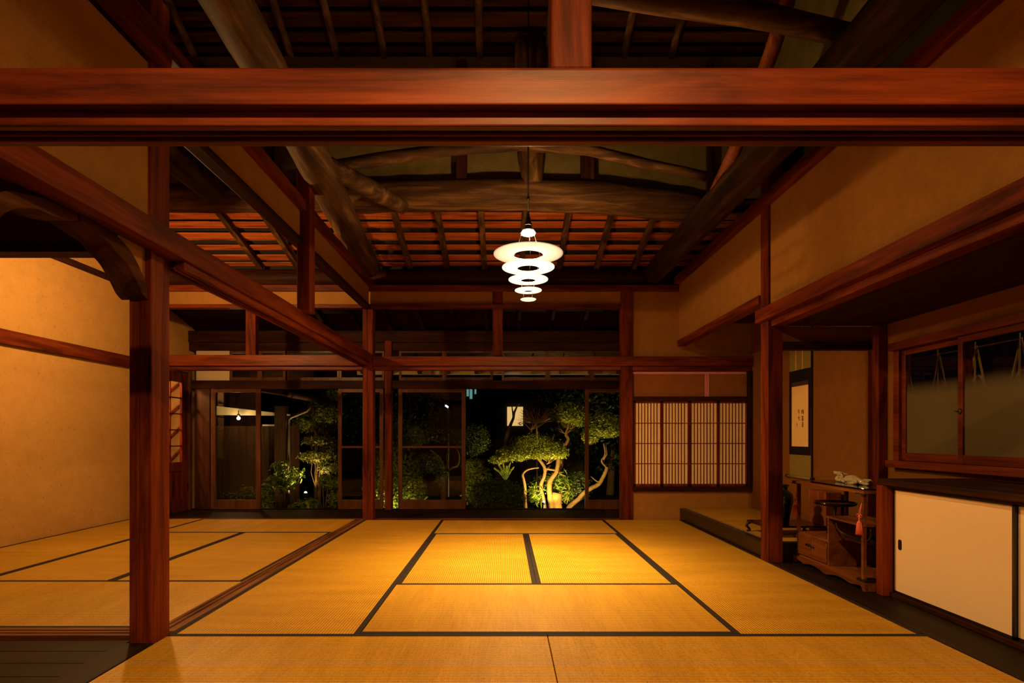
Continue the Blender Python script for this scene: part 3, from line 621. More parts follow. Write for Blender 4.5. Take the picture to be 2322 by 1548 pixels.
one('wooden_box', Bx(2.70, 2.83, 4.60, 4.86, .131, .49), wood('box_wood', 'Z', (.16,.04,.012), (.24,.07,.02), (.32,.11,.035), rough=.5), 'plain reddish wooden box standing against the alcove wall behind the round tray', 'box', bevel=.003)

# display chest
r = thing('display_chest', (2.43, 3.78, 0), 'low wooden display chest with open shelves and scalloped foot', 'chest')
X0, X1, Y0, Y1 = 2.235, 2.62, 3.41, 4.19
prof = [(3.375,.0), (3.375,.058), (4.215,.058), (4.215,.0)]
for t in np.linspace(1, 0, 41)[1:-1]:
    yy = 3.375+.84*t; d = abs(t-.5)
    if d > .46: h_ = 0.0
    elif d < .05: h_ = .006
    else: h_ = .012+.016*abs(math.sin((d-.05)/.41*math.pi*1.5))
    prof.append((yy, h_))
MB().prism([(2.222, a, z) for a, z in prof], (.02, 0, 0)).obj('scalloped_apron', TW, r)
mb = Bx(2.243, 2.64, 3.375, 3.395, .0, .058); mb.box(2.222, 2.64, 4.195, 4.215, 0, .058); mb.box(2.23, 2.64, 3.375, 4.215, .052, .066); mb.obj('base_board', TW, r, bevel=.002)
dbox = Bx(X0+.004, X1, 3.79, Y1-.004, .066, .238).obj('drawer_box', TW, r, bevel=.002)
for a, c in ((3.797, 3.985), (3.991, 4.178)): Bx(X0-.004, X0+.004, a, c, .074, .228).obj('small_door', TW, dbox, bevel=.0015)
MB().tube([(X0-.004, 4.035, .162), (X0-.018, 4.030, .160), (X0-.020, 4.02, .172), (X0-.02, 3.985, .174), (X0-.02, 3.955, .170), (X0-.018, 3.95, .156), (X0-.004, 3.945, .156)], .0042, 8).obj('iron_handle', BLACKM, dbox, smooth=True)
for z in (.085, .19):
    for yy in (3.787, 4.172): Bx(X0-.006, X0-.002, yy, yy+.016, z, z+.024).obj('hinge', BRASS, dbox)
Bx(X0, X1, 3.775, 3.79, .066, .395).obj('divider', TW, r, bevel=.001)
Bx(X0-.004, X1, Y0-.01, 3.80, .395, .409).obj('middle_shelf', TW, r, bevel=.002)
for xx in (X0, X1-.022):
    Bx(xx, xx+.022, Y0, Y0+.022, .066, .604).obj('corner_post', TW, r, bevel=.002)
    Bx(xx, xx+.022, Y1-.022, Y1, .238, .604).obj('corner_post', TW, r, bevel=.002)
top = Bx(X0-.02, X1+.02, Y0-.035, Y1+.03, .604, .622).obj('top_board', TW, r, bevel=.002)
for yy in (Y0-.036, Y1-.055): Bx(X0-.022, X0+.08, yy, yy+.085, .599, .6055).obj('corner_plate', BLACKM, top)
for yy in (Y0-.036, Y1-.05): Bx(X0-.016, X0+.09, yy, yy+.08, .056, .0685).obj('foot_plate', BLACKM, r)
MB().tube([(X0+.04,3.76,.39), (X0+.04,3.755,.34), (X0+.05,3.72,.305), (X0+.06,3.64,.292), (X0+.06,3.52,.290), (X0+.06,3.45,.30), (X0+.05,3.415,.335), (X0+.04,3.41,.39)], .010, 8, flat=.5).obj('curved_bracket', LACQ2, r, smooth=True)
Bx(X0+.03, X1, 3.44, 3.70, .276, .286).obj('hanging_shelf', DY, r)
def tassel(y, z, s, lab):
    x = X0-.012; r = thing('silk_tassel', (x, y, z-.20*s), lab, 'tassel', 'tassels on the display chest')
    mb = MB(); mb.tube([(x+.012, y, z), (x, y-.006, z-.05*s), (x-.002, y-.003, z-.085*s)], .0022, 6); mb.tube([(x+.012, y, z), (x, y+.006, z-.05*s), (x-.002, y+.003, z-.085*s)], .0022, 6); mb.obj('cord', CORAL, r, smooth=True)
    mb = MB().ball((x-.004, y, z-.085*s), .007, 8, 6)
    for d in (-1, 1): mb.tube([(x-.004, y, z-.085*s), (x-.004, y+d*.013*s, z-.070*s), (x-.004, y+d*.027*s, z-.080*s), (x-.004, y+d*.024*s, z-.094*s), (x-.004, y, z-.087*s)], .0026, 6)
    mb.obj('bow', CORAL, r, smooth=True)
    MB().tube([(x-.004, y, z-.09*s), (x-.004, y, z-.115*s)], .0045, 8).obj('neck', CORAL, r)
    mb = MB().lathe([(.004, -.112*s), (.011*s, -.122*s), (.014*s, -.14*s), (.019*s, -.198*s), (.003, -.198*s)], (x-.004, y, z), 18)
    for k in range(22):
        t = 2*math.pi*k/22; mb.tube([(x-.004+.0125*s*math.cos(t), y+.0125*s*math.sin(t), z-.125*s), (x-.004+.0195*s*math.cos(t), y+.0195*s*math.sin(t), z-.203*s)], .0016, 5)
    mb.obj('fringe', CORAL, r, smooth=True)
tassel(4.18, .54, .92, 'coral silk tassel on the far chest post, beside the vase')
tassel(3.425, .543, .98, 'coral silk tassel on the near chest post, hanging before the shelf')
# lacquer board and dragon
pts = []
for cx, cy, a0 in ((2.54,3.45,-90), (2.54,4.0,0), (2.29,4.0,90), (2.29,3.45,180)):
    for k in range(7): a = math.radians(a0+15*k); pts.append((cx+.05*math.cos(a), cy+.05*math.sin(a), .623))
one('lacquer_board', MB().prism(pts, (0,0,.010)), LACQ, 'shiny black lacquer board under the dragon figurine', 'tray', bevel=.002)
K = .000162
def dg(cx, cy, dx=0.0): return (2.405+dx, 4.005-(cx-350)*K, .634+max(0, 790-cy)*K*.93)
mb = MB()
path = [(760,440,0), (815,500,0), (770,565,.006), (640,550,.008), (545,590,.004), (545,680,0), (620,725,0), (760,715,0), (900,690,0), (1100,650,0), (1300,620,0), (1500,630,0), (1650,670,.0), (1760,720,.01), (1900,740,.016)]
rad = [50, 52, 56, 62, 68, 74, 82, 96, 112, 132, 148, 140, 112, 85, 60]
P_ = [Vector(dg(a, c, d)) for a, c, d in path]; PP = []; RR = []
for i in range(len(P_)-1):
    for t in (0, .5):
        p0, p1, p2, p3 = P_[max(i-1,0)], P_[i], P_[i+1], P_[min(i+2,len(P_)-1)]
        PP.append(.5*((2*p1)+(p2-p0)*t+(2*p0-5*p1+4*p2-p3)*t*t+(3*p1-p0-3*p2+p3)*t**3)); RR.append((rad[i]*(1-t)+rad[i+1]*t)*K)
PP.append(P_[-1]); RR.append(rad[-1]*K)
for i, p in enumerate(PP): p.z = max(p.z, .6335+RR[i]*.92)
mb.tube(PP, RR, 16)
mb.ball(dg(680, 395), (.012, .020, .016)); mb.ball(dg(590, 420), (.010, .017, .012))
mb.tube([dg(600,400), dg(500,365), dg(420,345), dg(360,350)], [.013, .010, .008, .004], 10); mb.tube([dg(600,440), dg(500,410), dg(430,415), dg(375,420)], [.010, .007, .006, .003], 10)
mb.ball(dg(440,325), (.005,.008,.005))
for dx in (-.010, .010): mb.tube([dg(720,330,dx), dg(800,390,dx*1.3), dg(880,405,dx*1.6), dg(960,430,dx*1.8)], [.005, .004, .0035, .002], 8); mb.tube([dg(840,400,dx*1.4), dg(880,365,dx*1.7)], [.003, .0015], 6); mb.ball(dg(650,370,dx*1.1), .0045, 8, 6)
mb.tube([dg(640,470), dg(600,500), dg(560,480)], [.006, .005, .002], 8)
for k in range(17):
    t = k/16; u = 930+780*t; top_ = 580-115*math.sin(math.pi*min(1, t*1.1+.05))**.8+ (70*max(0, t-.55))
    b0 = Vector(dg(u, top_+35)); mb.tube([b0, b0+Vector((0, -.004, .016))], [.0075, .0012], 7)
for dx in (-.022, .022):
    mb.ball(dg(1520,665,dx), (.013, .022, .017), rot=.5); mb.tube([dg(1560,720,dx), dg(1420,760,dx*1.3), dg(1260,770,dx*1.35)], [.013, .010, .009], 10)
    mb.tube([dg(930,680,dx*.8), dg(1010,715,dx*1.1), dg(1080,760,dx*1.2)], [.013, .011, .008], 10)
    for d in (-30, 0, 30): mb.tube([dg(1260,775,dx*1.35+d*.0002), dg(1205,783,dx*1.35+d*.0004)], [.004, .002], 6); mb.tube([dg(1080,765,dx*1.2+d*.0002), dg(1110,783,dx*1.2+d*.0004)], [.004, .002], 6)
mb.ball(dg(1850,735,.0), (.014, .022, .0125))
for k in range(7):
    a = -.5+k*.28; b0 = Vector(dg(1820+k*12, 670)); mb.tube([b0, b0+Vector((.002*(k-3), -.016*math.sin(a+.3), .020)), b0+Vector((.003*(k-3), -.034*math.sin(a+.6), .026-.003*k))], [.008, .006, .0015], 8)
mb.v = [(p[0], 4.0-(4.0-p[1])*1.5, p[2]) for p in mb.v]
one('dragon_figurine', mb, CELADON, 'small pale celadon dragon figurine lying on the black board', 'figurine', smooth=True)
# pedestal tray
cx, cy = 2.45, 4.06
r = thing('pedestal_tray', (cx, cy, .239), 'round black lacquer tray on a slim pedestal, on the chest', 'tray stand')
MB().lathe([(.002,.452), (.13,.452), (.140,.462), (.143,.474), (.138,.474), (.133,.463), (.002,.461)], (cx, cy, 0), 40).obj('tray', LACQ, r, smooth=True)
MB().lathe([(.012,.25), (.009,.30), (.009,.40), (.014,.43), (.040,.452)], (cx, cy, 0), 24).obj('stem', LACQ, r, smooth=True)
MB().lathe([(.056,.239), (.056,.246), (.035,.254), (.012,.262)], (cx, cy, 0), 28).obj('foot', LACQ, r, smooth=True)

# ------------------------------------------------------------------ white cupboard
r = thing('cupboard', (2.58, 1.2, 0), 'long low cupboard with cream sliding doors and dark worktop', 'cupboard')
mb = Bx(2.36, 2.866, -1.4, 3.28, -.0, .028); mb.box(2.38, 2.866, -1.4, 3.28, .028, .66)
mb.obj('body', DY, r); Bx(2.31, 2.365, -1.4, 3.285, .0, .026).obj('bottom_track', DY, r, bevel=.003)
Bx(2.31, 2.37, -1.4, 3.285, .650, .668).obj('top_track', DY, r)
Bx(2.275, 2.866, -1.4, 3.345, .667, .703).obj('worktop', DY, r, bevel=.004)
for i, (a, c, x) in enumerate(((2.50, 3.282, 2.338), (1.70, 2.508, 2.352), (.9, 1.72, 2.338))):
    d = Bx(x-.006, x+.006, a+.012, c-.008, .040, .640).obj('sliding_door', FUSUMA, r)
    mb = Bx(x-.008, x+.008, a, a+.013, .027, .651); mb.box(x-.008, x+.008, c-.010, c, .027, .651); mb.box(x-.008, x+.008, a, c, .027, .041); mb.box(x-.008, x+.008, a, c, .639, .651)
    mb.obj('door_edging', LACQ2, d)
    yy = c-.055; MB().prism([(x-.009, yy-.008, .29), (x-.009, yy-.013, .30), (x-.009, yy-.013, .34), (x-.009, yy-.008, .35), (x-.009, yy+.008, .35), (x-.009, yy+.013, .34), (x-.009, yy+.013, .30), (x-.009, yy+.008, .29)], (.004,0,0)).obj('finger_pull', LACQ2, d)

# ------------------------------------------------------------------ window over the counter
FROST = glass('half_frosted_glass', (.44, .57))
struct('trim_5', Bx(2.80, 2.95, 1.2, 4.03, .735, .785), SW, 'reddish sill of the window over the counter', 'trim', bevel=.003)
struct('trim_6', Bx(2.82, 2.95, 1.2, 4.03, 1.585, 1.64), SW, 'reddish head of the window over the counter', 'trim', bevel=.003)
struct('trim_7', Bx(2.86, 2.95, 3.975, 4.03, .78, 1.59), SW, 'reddish jamb of the window over the counter', 'trim', bevel=.002)
def wsash(name, y0, y1, x, label):
    r = thing(name, (x, (y0+y1)/2, .786), label, 'window', None, 'structure')
    for a, c in ((y0, y0+.036), (y1-.036, y1)): Bx(x-.014, x+.014, a, c, .786, 1.584).obj('stile', SW, r, bevel=.003)
    Bx(x-.013, x+.013, y0+.036, y1-.036, .786, .842).obj('bottom_rail', SW, r, bevel=.002); Bx(x-.013, x+.013, y0+.036, y1-.036, 1.545, 1.584).obj('top_rail', SW, r, bevel=.002)
    Bx(x-.002, x+.002, y0+.036, y1-.036, .842, 1.545).obj('glass_pane', FROST, r); return r
wsash('window_10', 3.40, 3.972, 2.895, 'half-frosted window sash nearest the alcove post')
q = wsash('window_11', 2.40, 3.44, 2.862, 'half-frosted window sash with a dark latch, over the counter')
mb = MB().ball((2.846, 3.42, 1.115), (.008, .014, .018), 10, 8); mb.tube([(2.84,3.43,1.115), (2.835,3.455,1.118)], [.006, .002], 8); mb.obj('latch', BLACKM, q, smooth=True)
BAM = plain('bamboo', (.34, .25, .10), .5)
r = thing('bamboo_lattice', (3.2, 3.4, .6), 'bamboo lattice fence outside the counter window', 'fence')
for k in range(6):
    yy = 4.34-.32*k; mb = MB(); mb.tube([(3.18, yy, .5), (3.18, yy, 1.60)], .0055, 8)
    for s in (-1, 1):
        mb.tube([(3.19, yy+s*.135, 1.02), (3.19, yy, 1.57)], .0065, 8); mb.tube([(3.2, yy+s*.10, 1.10), (3.2, yy+s*.055, 1.30), (3.2, yy+s*.02, 1.365), (3.2, yy, 1.37)], .0055, 8)
    mb.obj('bamboo_stake', BAM, r, smooth=True)
MB().tube([(3.20, 2.5, 1.565), (3.20, 4.6, 1.565)], .004, 8).obj('top_cane', BAM, r)

light('lattice_fill_light', 'POINT', (3.75, 3.3, 2.2), 6.0, radius=.05)  # added fill light for the bamboo sticks; no lamp stands there

# ------------------------------------------------------------------ ring lamp
LXp, LYp = .177, 4.15
r = thing('ring_lamp', (LXp, LYp, 1.99), 'pendant lamp of five stacked white rings glowing over the mats', 'lamp')
mb = MB().tube([(LXp, LYp, 2.63), (LXp, LYp, 4.75)], .006, 8); mb.tube([(LXp, LYp, 2.755), (LXp, LYp, 2.772)], .012, 10); mb.obj('cord', BLACKM, r, smooth=True)
sk = MB().lathe([(.006,2.665), (.010,2.64), (.026,2.575), (.028,2.566), (.002,2.566)], (LXp, LYp, 0), 24).obj('socket_cone', BLACKM, r, smooth=True)
MB().lathe([(.027,2.568), (.032,2.566), (.032,2.556), (.027,2.556)], (LXp, LYp, 0), 24, closed=True).obj('chrome_ring', CHROME, sk, smooth=True)
MB().lathe([(.022,2.566), (.026,2.535), (.048,2.519), (.048,2.522), (.03,2.537), (.02,2.566)], (LXp, LYp, 0), 28, closed=True).obj('bulb_housing', BLACKM, r, smooth=True)
MB().lathe([(.004,2.516), (.048,2.512), (.056,2.502), (.050,2.492), (.03,2.484), (.002,2.481)], (LXp, LYp, 0), 28).obj('bulb', BULB, r, smooth=True)
for ro, ri, z in ((.263,.112,2.332), (.199,.084,2.230), (.150,.058,2.138), (.102,.037,2.056)):
    MB().lathe([(ri,z), (ri+.01,z+.008), (ro-.02,z+.012), (ro,z+.010), (ro,z+.013), (ro-.02,z+.016), (ri+.008,z+.012), (ri-.001,z+.003)], (LXp, LYp, 0), 64, closed=True).obj('ring_shade', SHADE if ro > .25 else SHADE2, r, smooth=True)
MB().lathe([(.002,1.990), (.056,1.996), (.060,2.0), (.056,2.001), (.002,1.995)], (LXp, LYp, 0), 40).obj('bottom_disc', SHADE2, r, smooth=True)
for k in range(3):
    a = math.radians(35+120*k); c_, s_ = math.cos(a), math.sin(a)
    MB().tube([(LXp+.058*c_, LYp+.058*s_, 2.50), (LXp+.118*c_, LYp+.118*s_, 2.345), (LXp+.090*c_, LYp+.090*s_, 2.24), (LXp+.064*c_, LYp+.064*s_, 2.146), (LXp+.042*c_, LYp+.042*s_, 2.062), (LXp+.035*c_, LYp+.035*s_, 2.0)], .0016, 5).obj('wire', CHROME, r)
light('ring_lamp_light', 'SPOT', (LXp, LYp, 2.474), 45, radius=.03, angle=179, blend=.02)
light('ring_lamp_down', 'AREA', (LXp, LYp, 1.985), 70, radius=.055)
light('ring_lamp_beam', 'SPOT', (LXp, LYp, 1.984), 430, color=(1, .66, .25), radius=.05, angle=92, blend=1.0)
light('ring_lamp_up', 'SPOT', (LXp, LYp, 2.40), 55, radius=.04, angle=156, blend=.12, rot=(math.pi, 0, 0))
# lamp of the side room (hidden behind the pillar from here)
r = thing('pendant_lamp', (-3.0, 4.6, 2.4), 'small pendant bulb of the side room behind the pillar', 'lamp')
MB().tube([(-3.0, 4.6, 2.52), (-3.0, 4.6, 4.6)], .005, 8).obj('cord', BLACKM, r)
MB().lathe([(.012,2.56), (.02,2.54), (.022,2.50), (.002,2.50)], (-3.0, 4.6, 0), 18).obj('socket', BLACKM, r)
MB().lathe([(.02,2.535), (.13,2.495), (.13,2.500), (.02,2.542)], (-3.0, 4.6, 0), 28, closed=True).obj('shade', BLACKM, r, smooth=True)
MB().ball((-3.0, 4.6, 2.47), .035).obj('bulb', BULB, r, smooth=True)
light('side_room_light', 'POINT', (-3.0, 4.6, 2.42), 160, radius=.05)

#GARDEN
# ------------------------------------------------------------------ garden at night
GOLD = (1.0, 0.66, 0.20)
def leaves(clusters, size, squash=.45, shell=.35):
    """clusters: (centre, radii, count, underside) -> MB of small bent leaf blades spread through the outer shell of each clump"""
    V = []; F = []; k0 = 0
    for c, r, n, under in clusters:
        d = RNG.normal(size=(n, 3)); d /= np.linalg.norm(d, axis=1)[:, None]
        d[:, 2] = np.where(d[:, 2] < 0, d[:, 2]*under, d[:, 2])
        p = np.array(c)+d*np.array(r)*(1-shell*RNG.random((n, 1))**1.6)*(1+.07*RNG.normal(size=(n, 1)))
        nrm = d+RNG.normal(size=(n, 3))*.55+np.array((0, -.15, .35)); nrm /= np.linalg.norm(nrm, axis=1)[:, None]
        t = np.cross(nrm, RNG.normal(size=(n, 3))); t /= np.linalg.norm(t, axis=1)[:, None]; s = np.cross(nrm, t)
        L = size*(.6+.8*RNG.random((n, 1))); W = L*squash
        tip = p+t*L-nrm*L*.22
        a_, b_ = p+t*L*.28+nrm*L*.05, p+t*L*.66-nrm*L*.04
        V.append(np.stack([p, a_+s*W*.46, b_+s*W*.40, tip, b_-s*W*.40, a_-s*W*.46], 1).reshape(-1, 3))
        F.append((np.arange(n)*6)[:, None]+np.arange(6)+k0); k0 += 6*n
    mb = MB(); mb.v = np.concatenate(V).tolist(); mb.f = np.concatenate(F).tolist(); return mb
def smooth3(p, n=4):
    if len(p) < 4: return list(p)
    P = [Vector(q) for q in p]; out = []
    for i in range(len(P)-1):
        a, b, c, d = P[max(0, i-1)], P[i], P[i+1], P[min(len(P)-1, i+2)]
        for j in range(n):
            t = j/n; out.append(.5*(2*b+(c-a)*t+(2*a-5*b+4*c-d)*t*t+(3*b-a-3*c+d)*t**3))
    return out+[P[-1]]
def pxp(pts, Y): return [at(a, b, Y+(c[0] if c else 0)) for a, b, *c in pts]
def plant(name, base, label, cat, clusters, leafmat_, size, trunks=(), bark=None, group=None, squash=.45, shell=.35):
    r = thing(name, base, label, cat, group)
    leaves(clusters, size, squash, shell).obj('foliage', leafmat_, r)
    if trunks:
        mb = MB()
        for path, r0, r1 in trunks:
            path = smooth3(path); n = len(path); mb.tube(path, [r0+(r1-r0)*i/(n-1) for i in range(n)], 8, wob=.15)
        mb.obj('trunk', bark or BARK, r, smooth=True)
    return r
def cl(px_, py_, Y, rx, ry, rz, n, under=.35): return (at(px_, py_, Y), (rx, ry, rz), n, under)
def fan(c, n, L, r, up=.4, spread=1.0):
    out = []
    for i in range(n):
        a = 2*math.pi*random.random(); e = up+random.random()*(1-up); q = Vector((math.cos(a)*spread, math.sin(a)*spread, e)).normalized()
        p0 = Vector(c); p1 = p0+q*L*.45+Vector((0, 0, random.uniform(-.02, .03))); p2 = p0+q*L*random.uniform(.8, 1.05)+Vector((random.uniform(-.04, .04), 0, random.uniform(0, .05)))
        out.append(([tuple(p0), tuple(p1), tuple(p2)], r, r*.3))
    return out
Gz = -.42
Y = 9.9
tr = [(pxp([(1252,1190), (1250,1152), (1246,1115), (1246,1097), (1250,1085), (1261,1070), (1265,1051), (1266,1039), (1270,1028)], Y), .055, .030),
      (pxp([(1228,1118), (1226,1098), (1234,1079), (1235,1061), (1228,1048), (1218,1033), (1226,1014)], Y), .034, .026),
      (pxp([(1240,1190), (1232,1130), (1227,1105), (1233,1081), (1239,1065), (1248,1055)], Y+.06), .04, .014),
      (pxp([(1194,1190), (1191,1140), (1190,1104), (1187,1086), (1185,1076), (1192,1067), (1205,1062), (1222,1060)], Y-.05), .036, .012),
      (pxp([(1236,1062), (1248,1064), (1262,1066)], Y), .018, .020)]
for p in ((1226,1040), (1240,1052), (1266,1040), (1262,1036), (1215,1040), (1240,1045)): tr += fan(at(*p, Y), 5, .22, .007, .3, 1.0)
plant('clipped_tree', at(1250,1185,Y), 'clipped garden tree with a broad dome crown and pale forked trunk, lit from below', 'tree',
      [cl(1216,1030,Y,.52,.42,.37,4600,.16), cl(1256,1030,Y,.26,.30,.24,1300,.3), cl(1160,1036,Y,.30,.26,.21,1300,.3), cl(1128,1043,Y-.1,.16,.16,.10,420,.5)], LEAFA, .042, tr)
Y = 10.6
tr = [(pxp([(1262,1190), (1268,1090), (1276,1016), (1283,1006), (1288,994), (1283,984), (1288,968), (1292,950)], Y), .05, .02)]
for p in ((1288,970), (1283,984), (1296,972)): tr += fan(at(*p, Y), 6, .26, .008, .3, 1.2)
plant('clipped_tree', at(1262,1187,Y), 'clipped tree with a small rounded crown just beyond the dome-crowned one', 'tree',
      [cl(1292,944,Y,.37,.34,.29,3000,.45), cl(1312,952,Y,.24,.25,.20,900,.6)], LEAFA, .044, tr)
Y = 10.2
tr = [(pxp([(1281,1175), (1290,1150), (1312,1131), (1322,1119), (1340,1107), (1358,1097), (1366,1085), (1374,1068), (1376,1058)], Y), .05, .032),
      (pxp([(1376,1060), (1364,1045), (1372,1030), (1369,1005)], Y), .018, .012), (pxp([(1368,1042), (1376,1030), (1374,1008)], Y), .014, .010), (pxp([(1340,1080), (1352,1090), (1364,1094)], Y), .008, .016)]
plant('clipped_tree', at(1281,1172,Y), 'clipped tree with a leaning bent trunk behind the pushed-aside glass door', 'tree',
      [cl(1374,976,Y,.37,.34,.33,3000,.35), cl(1338,990,Y,.16,.2,.16,600,.8)], LEAFA, .042, tr)
Y = 11.0
c0 = at(1216,960,Y); tr = [(pxp([(1219,1187), (1218,985), (1216,958)], Y), .02, .012)]
tr += fan(c0, 80, .42, .006, .12, 1.0); tr += fan(at(1204,975,Y), 14, .34, .006, .3, 1.1)
plant('bare_bush', at(1219,1187,Y), 'brown bush of bare twigs before the bright far window', 'bush', [cl(1180,960,Y,.06,.12,.04,40,.6), cl(1216,935,Y,.30,.28,.16,260,.2)], leafmat('dry_leaves', (.05,.02,.008), (.08,.035,.012), (.12,.06,.02)), .03, tr, plain('brown_lit_twigs', (.26, .14, .06), .8))  # twig colour lightened to stand in for light falling on the bush
bush = lambda name, lb, cls, mat_l, size, base, **k: plant(name, base, lb, 'bush', cls, mat_l, size, **k)
bush('clipped_shrub', 'low wide clipped shrub left of the small garden light', [cl(1127,1125,9.3,.50,.42,.30,4200,.9)], LEAFC, .036, at(1127,1170,9.3))
bush('clipped_shrub', 'dark round shrub between the two pale trunks', [cl(1313,1100,10.5,.24,.24,.30,1500,.9)], LEAFC, .036, at(1313,1140,10.5))
bush('leafy_bush', 'tall bright leafy bush behind the wide glass door', [cl(898,1090,9.3,.42,.40,.62,3600,.9), cl(935,1110,9.2,.24,.26,.36,1300,.9), cl(862,1080,9.5,.30,.3,.6,1300,.9)], LEAFB, .058, at(898,1165,9.3))
bush('round_shrub', 'small round shrub beside the branching dark trunk', [cl(972,1052,11.2,.30,.28,.24,1700,.8), cl(1000,1075,11.0,.14,.14,.25,500,.9)], LEAFC, .040, at(972,1140,11.2))
tr = [(pxp([(1006,1150), (1005,1085), (1004,1060), (1000,1045), (985,1028), (975,1020)], 11.4), .07, .012), (pxp([(1005,1070), (1015,1050), (1012,1035), (1020,1018)], 11.4), .03, .010), (pxp([(1005,1085), (1022,1062), (1038,1055), (1042,1035), (1036,1018)], 11.4), .03, .009)]
plant('dark_tree', at(1006,1150,11.4), 'dark tree with spreading bare branches seen through the wide glass door', 'tree', [cl(1010,990,11.6,.55,.4,.22,700,.6)], LEAFC, .05, tr, BARKD)
bush('pine_shrub', 'feathery dark pine clump high behind the wide glass door', [cl(912,985,10.9,.42,.35,.22,1500,.8), cl(935,1003,10.8,.24,.2,.10,500,.8)], LEAFC, .075, at(912,1150,10.9), squash=.12)
bush('dark_bush', 'big dark rounded bush at the garden gap edge above the leafy plant', [cl(1072,1000,11.2,.36,.32,.36,2600,.8)], LEAFC, .04, at(1072,1150,11.2))
def stems(base, n, spread, h, r): return [([(base[0]+random.uniform(-spread,spread)*.3, base[1]+random.uniform(-.1,.1), Gz), (base[0]+random.uniform(-spread,spread)*.7, base[1]+random.uniform(-.1,.1), Gz+h*.5), (base[0]+random.uniform(-spread,spread), base[1]+random.uniform(-.15,.15), Gz+h)], r, r*.5) for _ in range(n)]
b0 = at(1080,1180,9.4)
plant('leafy_plant', (b0[0], b0[1], Gz), 'mid-green plant of pointed leaves at the edge of the open garden gap', 'plant', [cl(1072,1062,9.4,.16,.2,.18,320,.8), cl(1090,1078,9.4,.18,.2,.16,320,.8), cl(1066,1105,9.3,.12,.2,.25,300,.9)], LEAFB, .075, stems(b0, 7, .16, 1.0, .006), TWIG, squash=.34)
Y = 9.8; b0 = at(1147,1100,Y); r = thing('fern_tuft', tuple(b0), 'pale upright fern tuft sprouting above the low wide shrub', 'fern')
for i, (dx, h) in enumerate(((-.20,.20), (-.13,.27), (-.05,.30), (.02,.24), (.08,.30), (.14,.22))):
    p0 = Vector(b0)+Vector((dx*.1, 0, .1)); p1 = Vector(b0)+Vector((dx*.55, 0, .1+h*.6)); p2 = Vector(b0)+Vector((dx*1.1, -.02, .1+h)); mb = MB().tube([p0, p1, p2], [.004, .003, .001], 5)
    for k in range(9):
        t = .3+.7*k/9; q = p0.lerp(p1, min(1, 2*t)) if t < .5 else p1.lerp(p2, 2*t-1)
        for s in (-1, 1):
            e = q+Vector((s*.035*(1.2-t), -.01, .035)); m_ = (q+e)/2; mb.add([q, m_+Vector((.006, -.006, 0)), e, m_-Vector((.006, .006, 0))], [(0, 1, 2, 3)])
    mb.obj('frond', LEAFB, r)
b0 = at(1262,1170,10.15)
plant('strap_leaf_plant', (b0[0], b0[1], Gz), 'bright strap-leaved plant around the pale tree stump', 'plant', [cl(1268,1100,10.2,.20,.14,.24,260,.8), cl(1282,1118,10.3,.16,.14,.2,180,.8), cl(1218,1120,10.0,.14,.14,.2,200,.8), cl(1240,1095,10.3,.3,.14,.14,180,.8)], LEAFB, .12, (), squash=.2)
Y = 9.95; b0 = at(1262,1190,Y)
mb = MB().tube(pxp([(1262,1192), (1262,1160), (1260,1140), (1262,1122), (1263,1117)], Y), [.13, .115, .10, .105, .105], 14, wob=.18)
one('tree_stump', mb, BARK, 'cut pale tree stump beside the small garden light', 'stump', smooth=True)
for (X_, Y_, rx, rz, z, lb) in ((-2.9,14.5,1.6,1.3,1.7,'tall black-green tree mass behind the wide glass door'), (2.2,15.6,1.4,1.4,2.6,'dark tree mass high over the clipped trees'), (2.5,13.0,1.3,1.3,1.3,'dark tree mass behind the pushed-aside door')):
    plant('garden_tree', (X_, Y_, Gz), lb, 'tree', [((X_, Y_, z), (rx, .9, rz), 2600, .9)], LEAFC, .10, [([(X_, Y_, Gz), (X_+.1, Y_, z)], .10, .05)], BARKD)
def spotlamp(base, pos, label, power, br=.022, aim=None, ang=150):
    r = thing('garden_spotlight', base, label, 'garden light', 'small garden lights')
    MB().tube([(base[0], base[1], Gz), (base[0], base[1], pos[2]-.03)], .012, 8).obj('stake', BLACKM, r)
    MB().lathe([(.012,-.05), (.034,-.03), (.036,.0), (.030,.0), (.02,-.028)], (pos[0], pos[1]+.01, pos[2]), 16, closed=True).obj('housing', BLACKM, r)
    MB().ball(pos, br).obj('bulb', GBULB, r, smooth=True)
    if aim: light('garden_light', 'SPOT', (pos[0], pos[1], pos[2]+.02), power, GOLD, .025, ang, .3, Vector(aim).to_track_quat('-Z', 'Y').to_euler())
    else: light('garden_light', 'POINT', (pos[0], pos[1]+.02, pos[2]+.04), power, GOLD, .025)
p = at(1233,1138,9.5); spotlamp((p[0], p[1]+.01, Gz), p, 'small bright garden light at the foot of the dome-crowned tree', 150, aim=(.12, .45, .85))
p = at(1316,1172,9.0); spotlamp((p[0], p[1]+.01, Gz), p, 'garden light hidden below the sill by the leaning trunk', 330, .018, aim=(-.05, .82, .57), ang=120)
p = at(693,1117,9.1); spotlamp((p[0], p[1]+.01, Gz), p, 'small bright garden light among the leaves behind the side room', 130, aim=(-.50, .25, .83))
p = at(905,1185,8.9); spotlamp((p[0], p[1]+.01, Gz), p, 'garden light low in front of the tall leafy bush', 130, .018, aim=(.05, .75, .66))

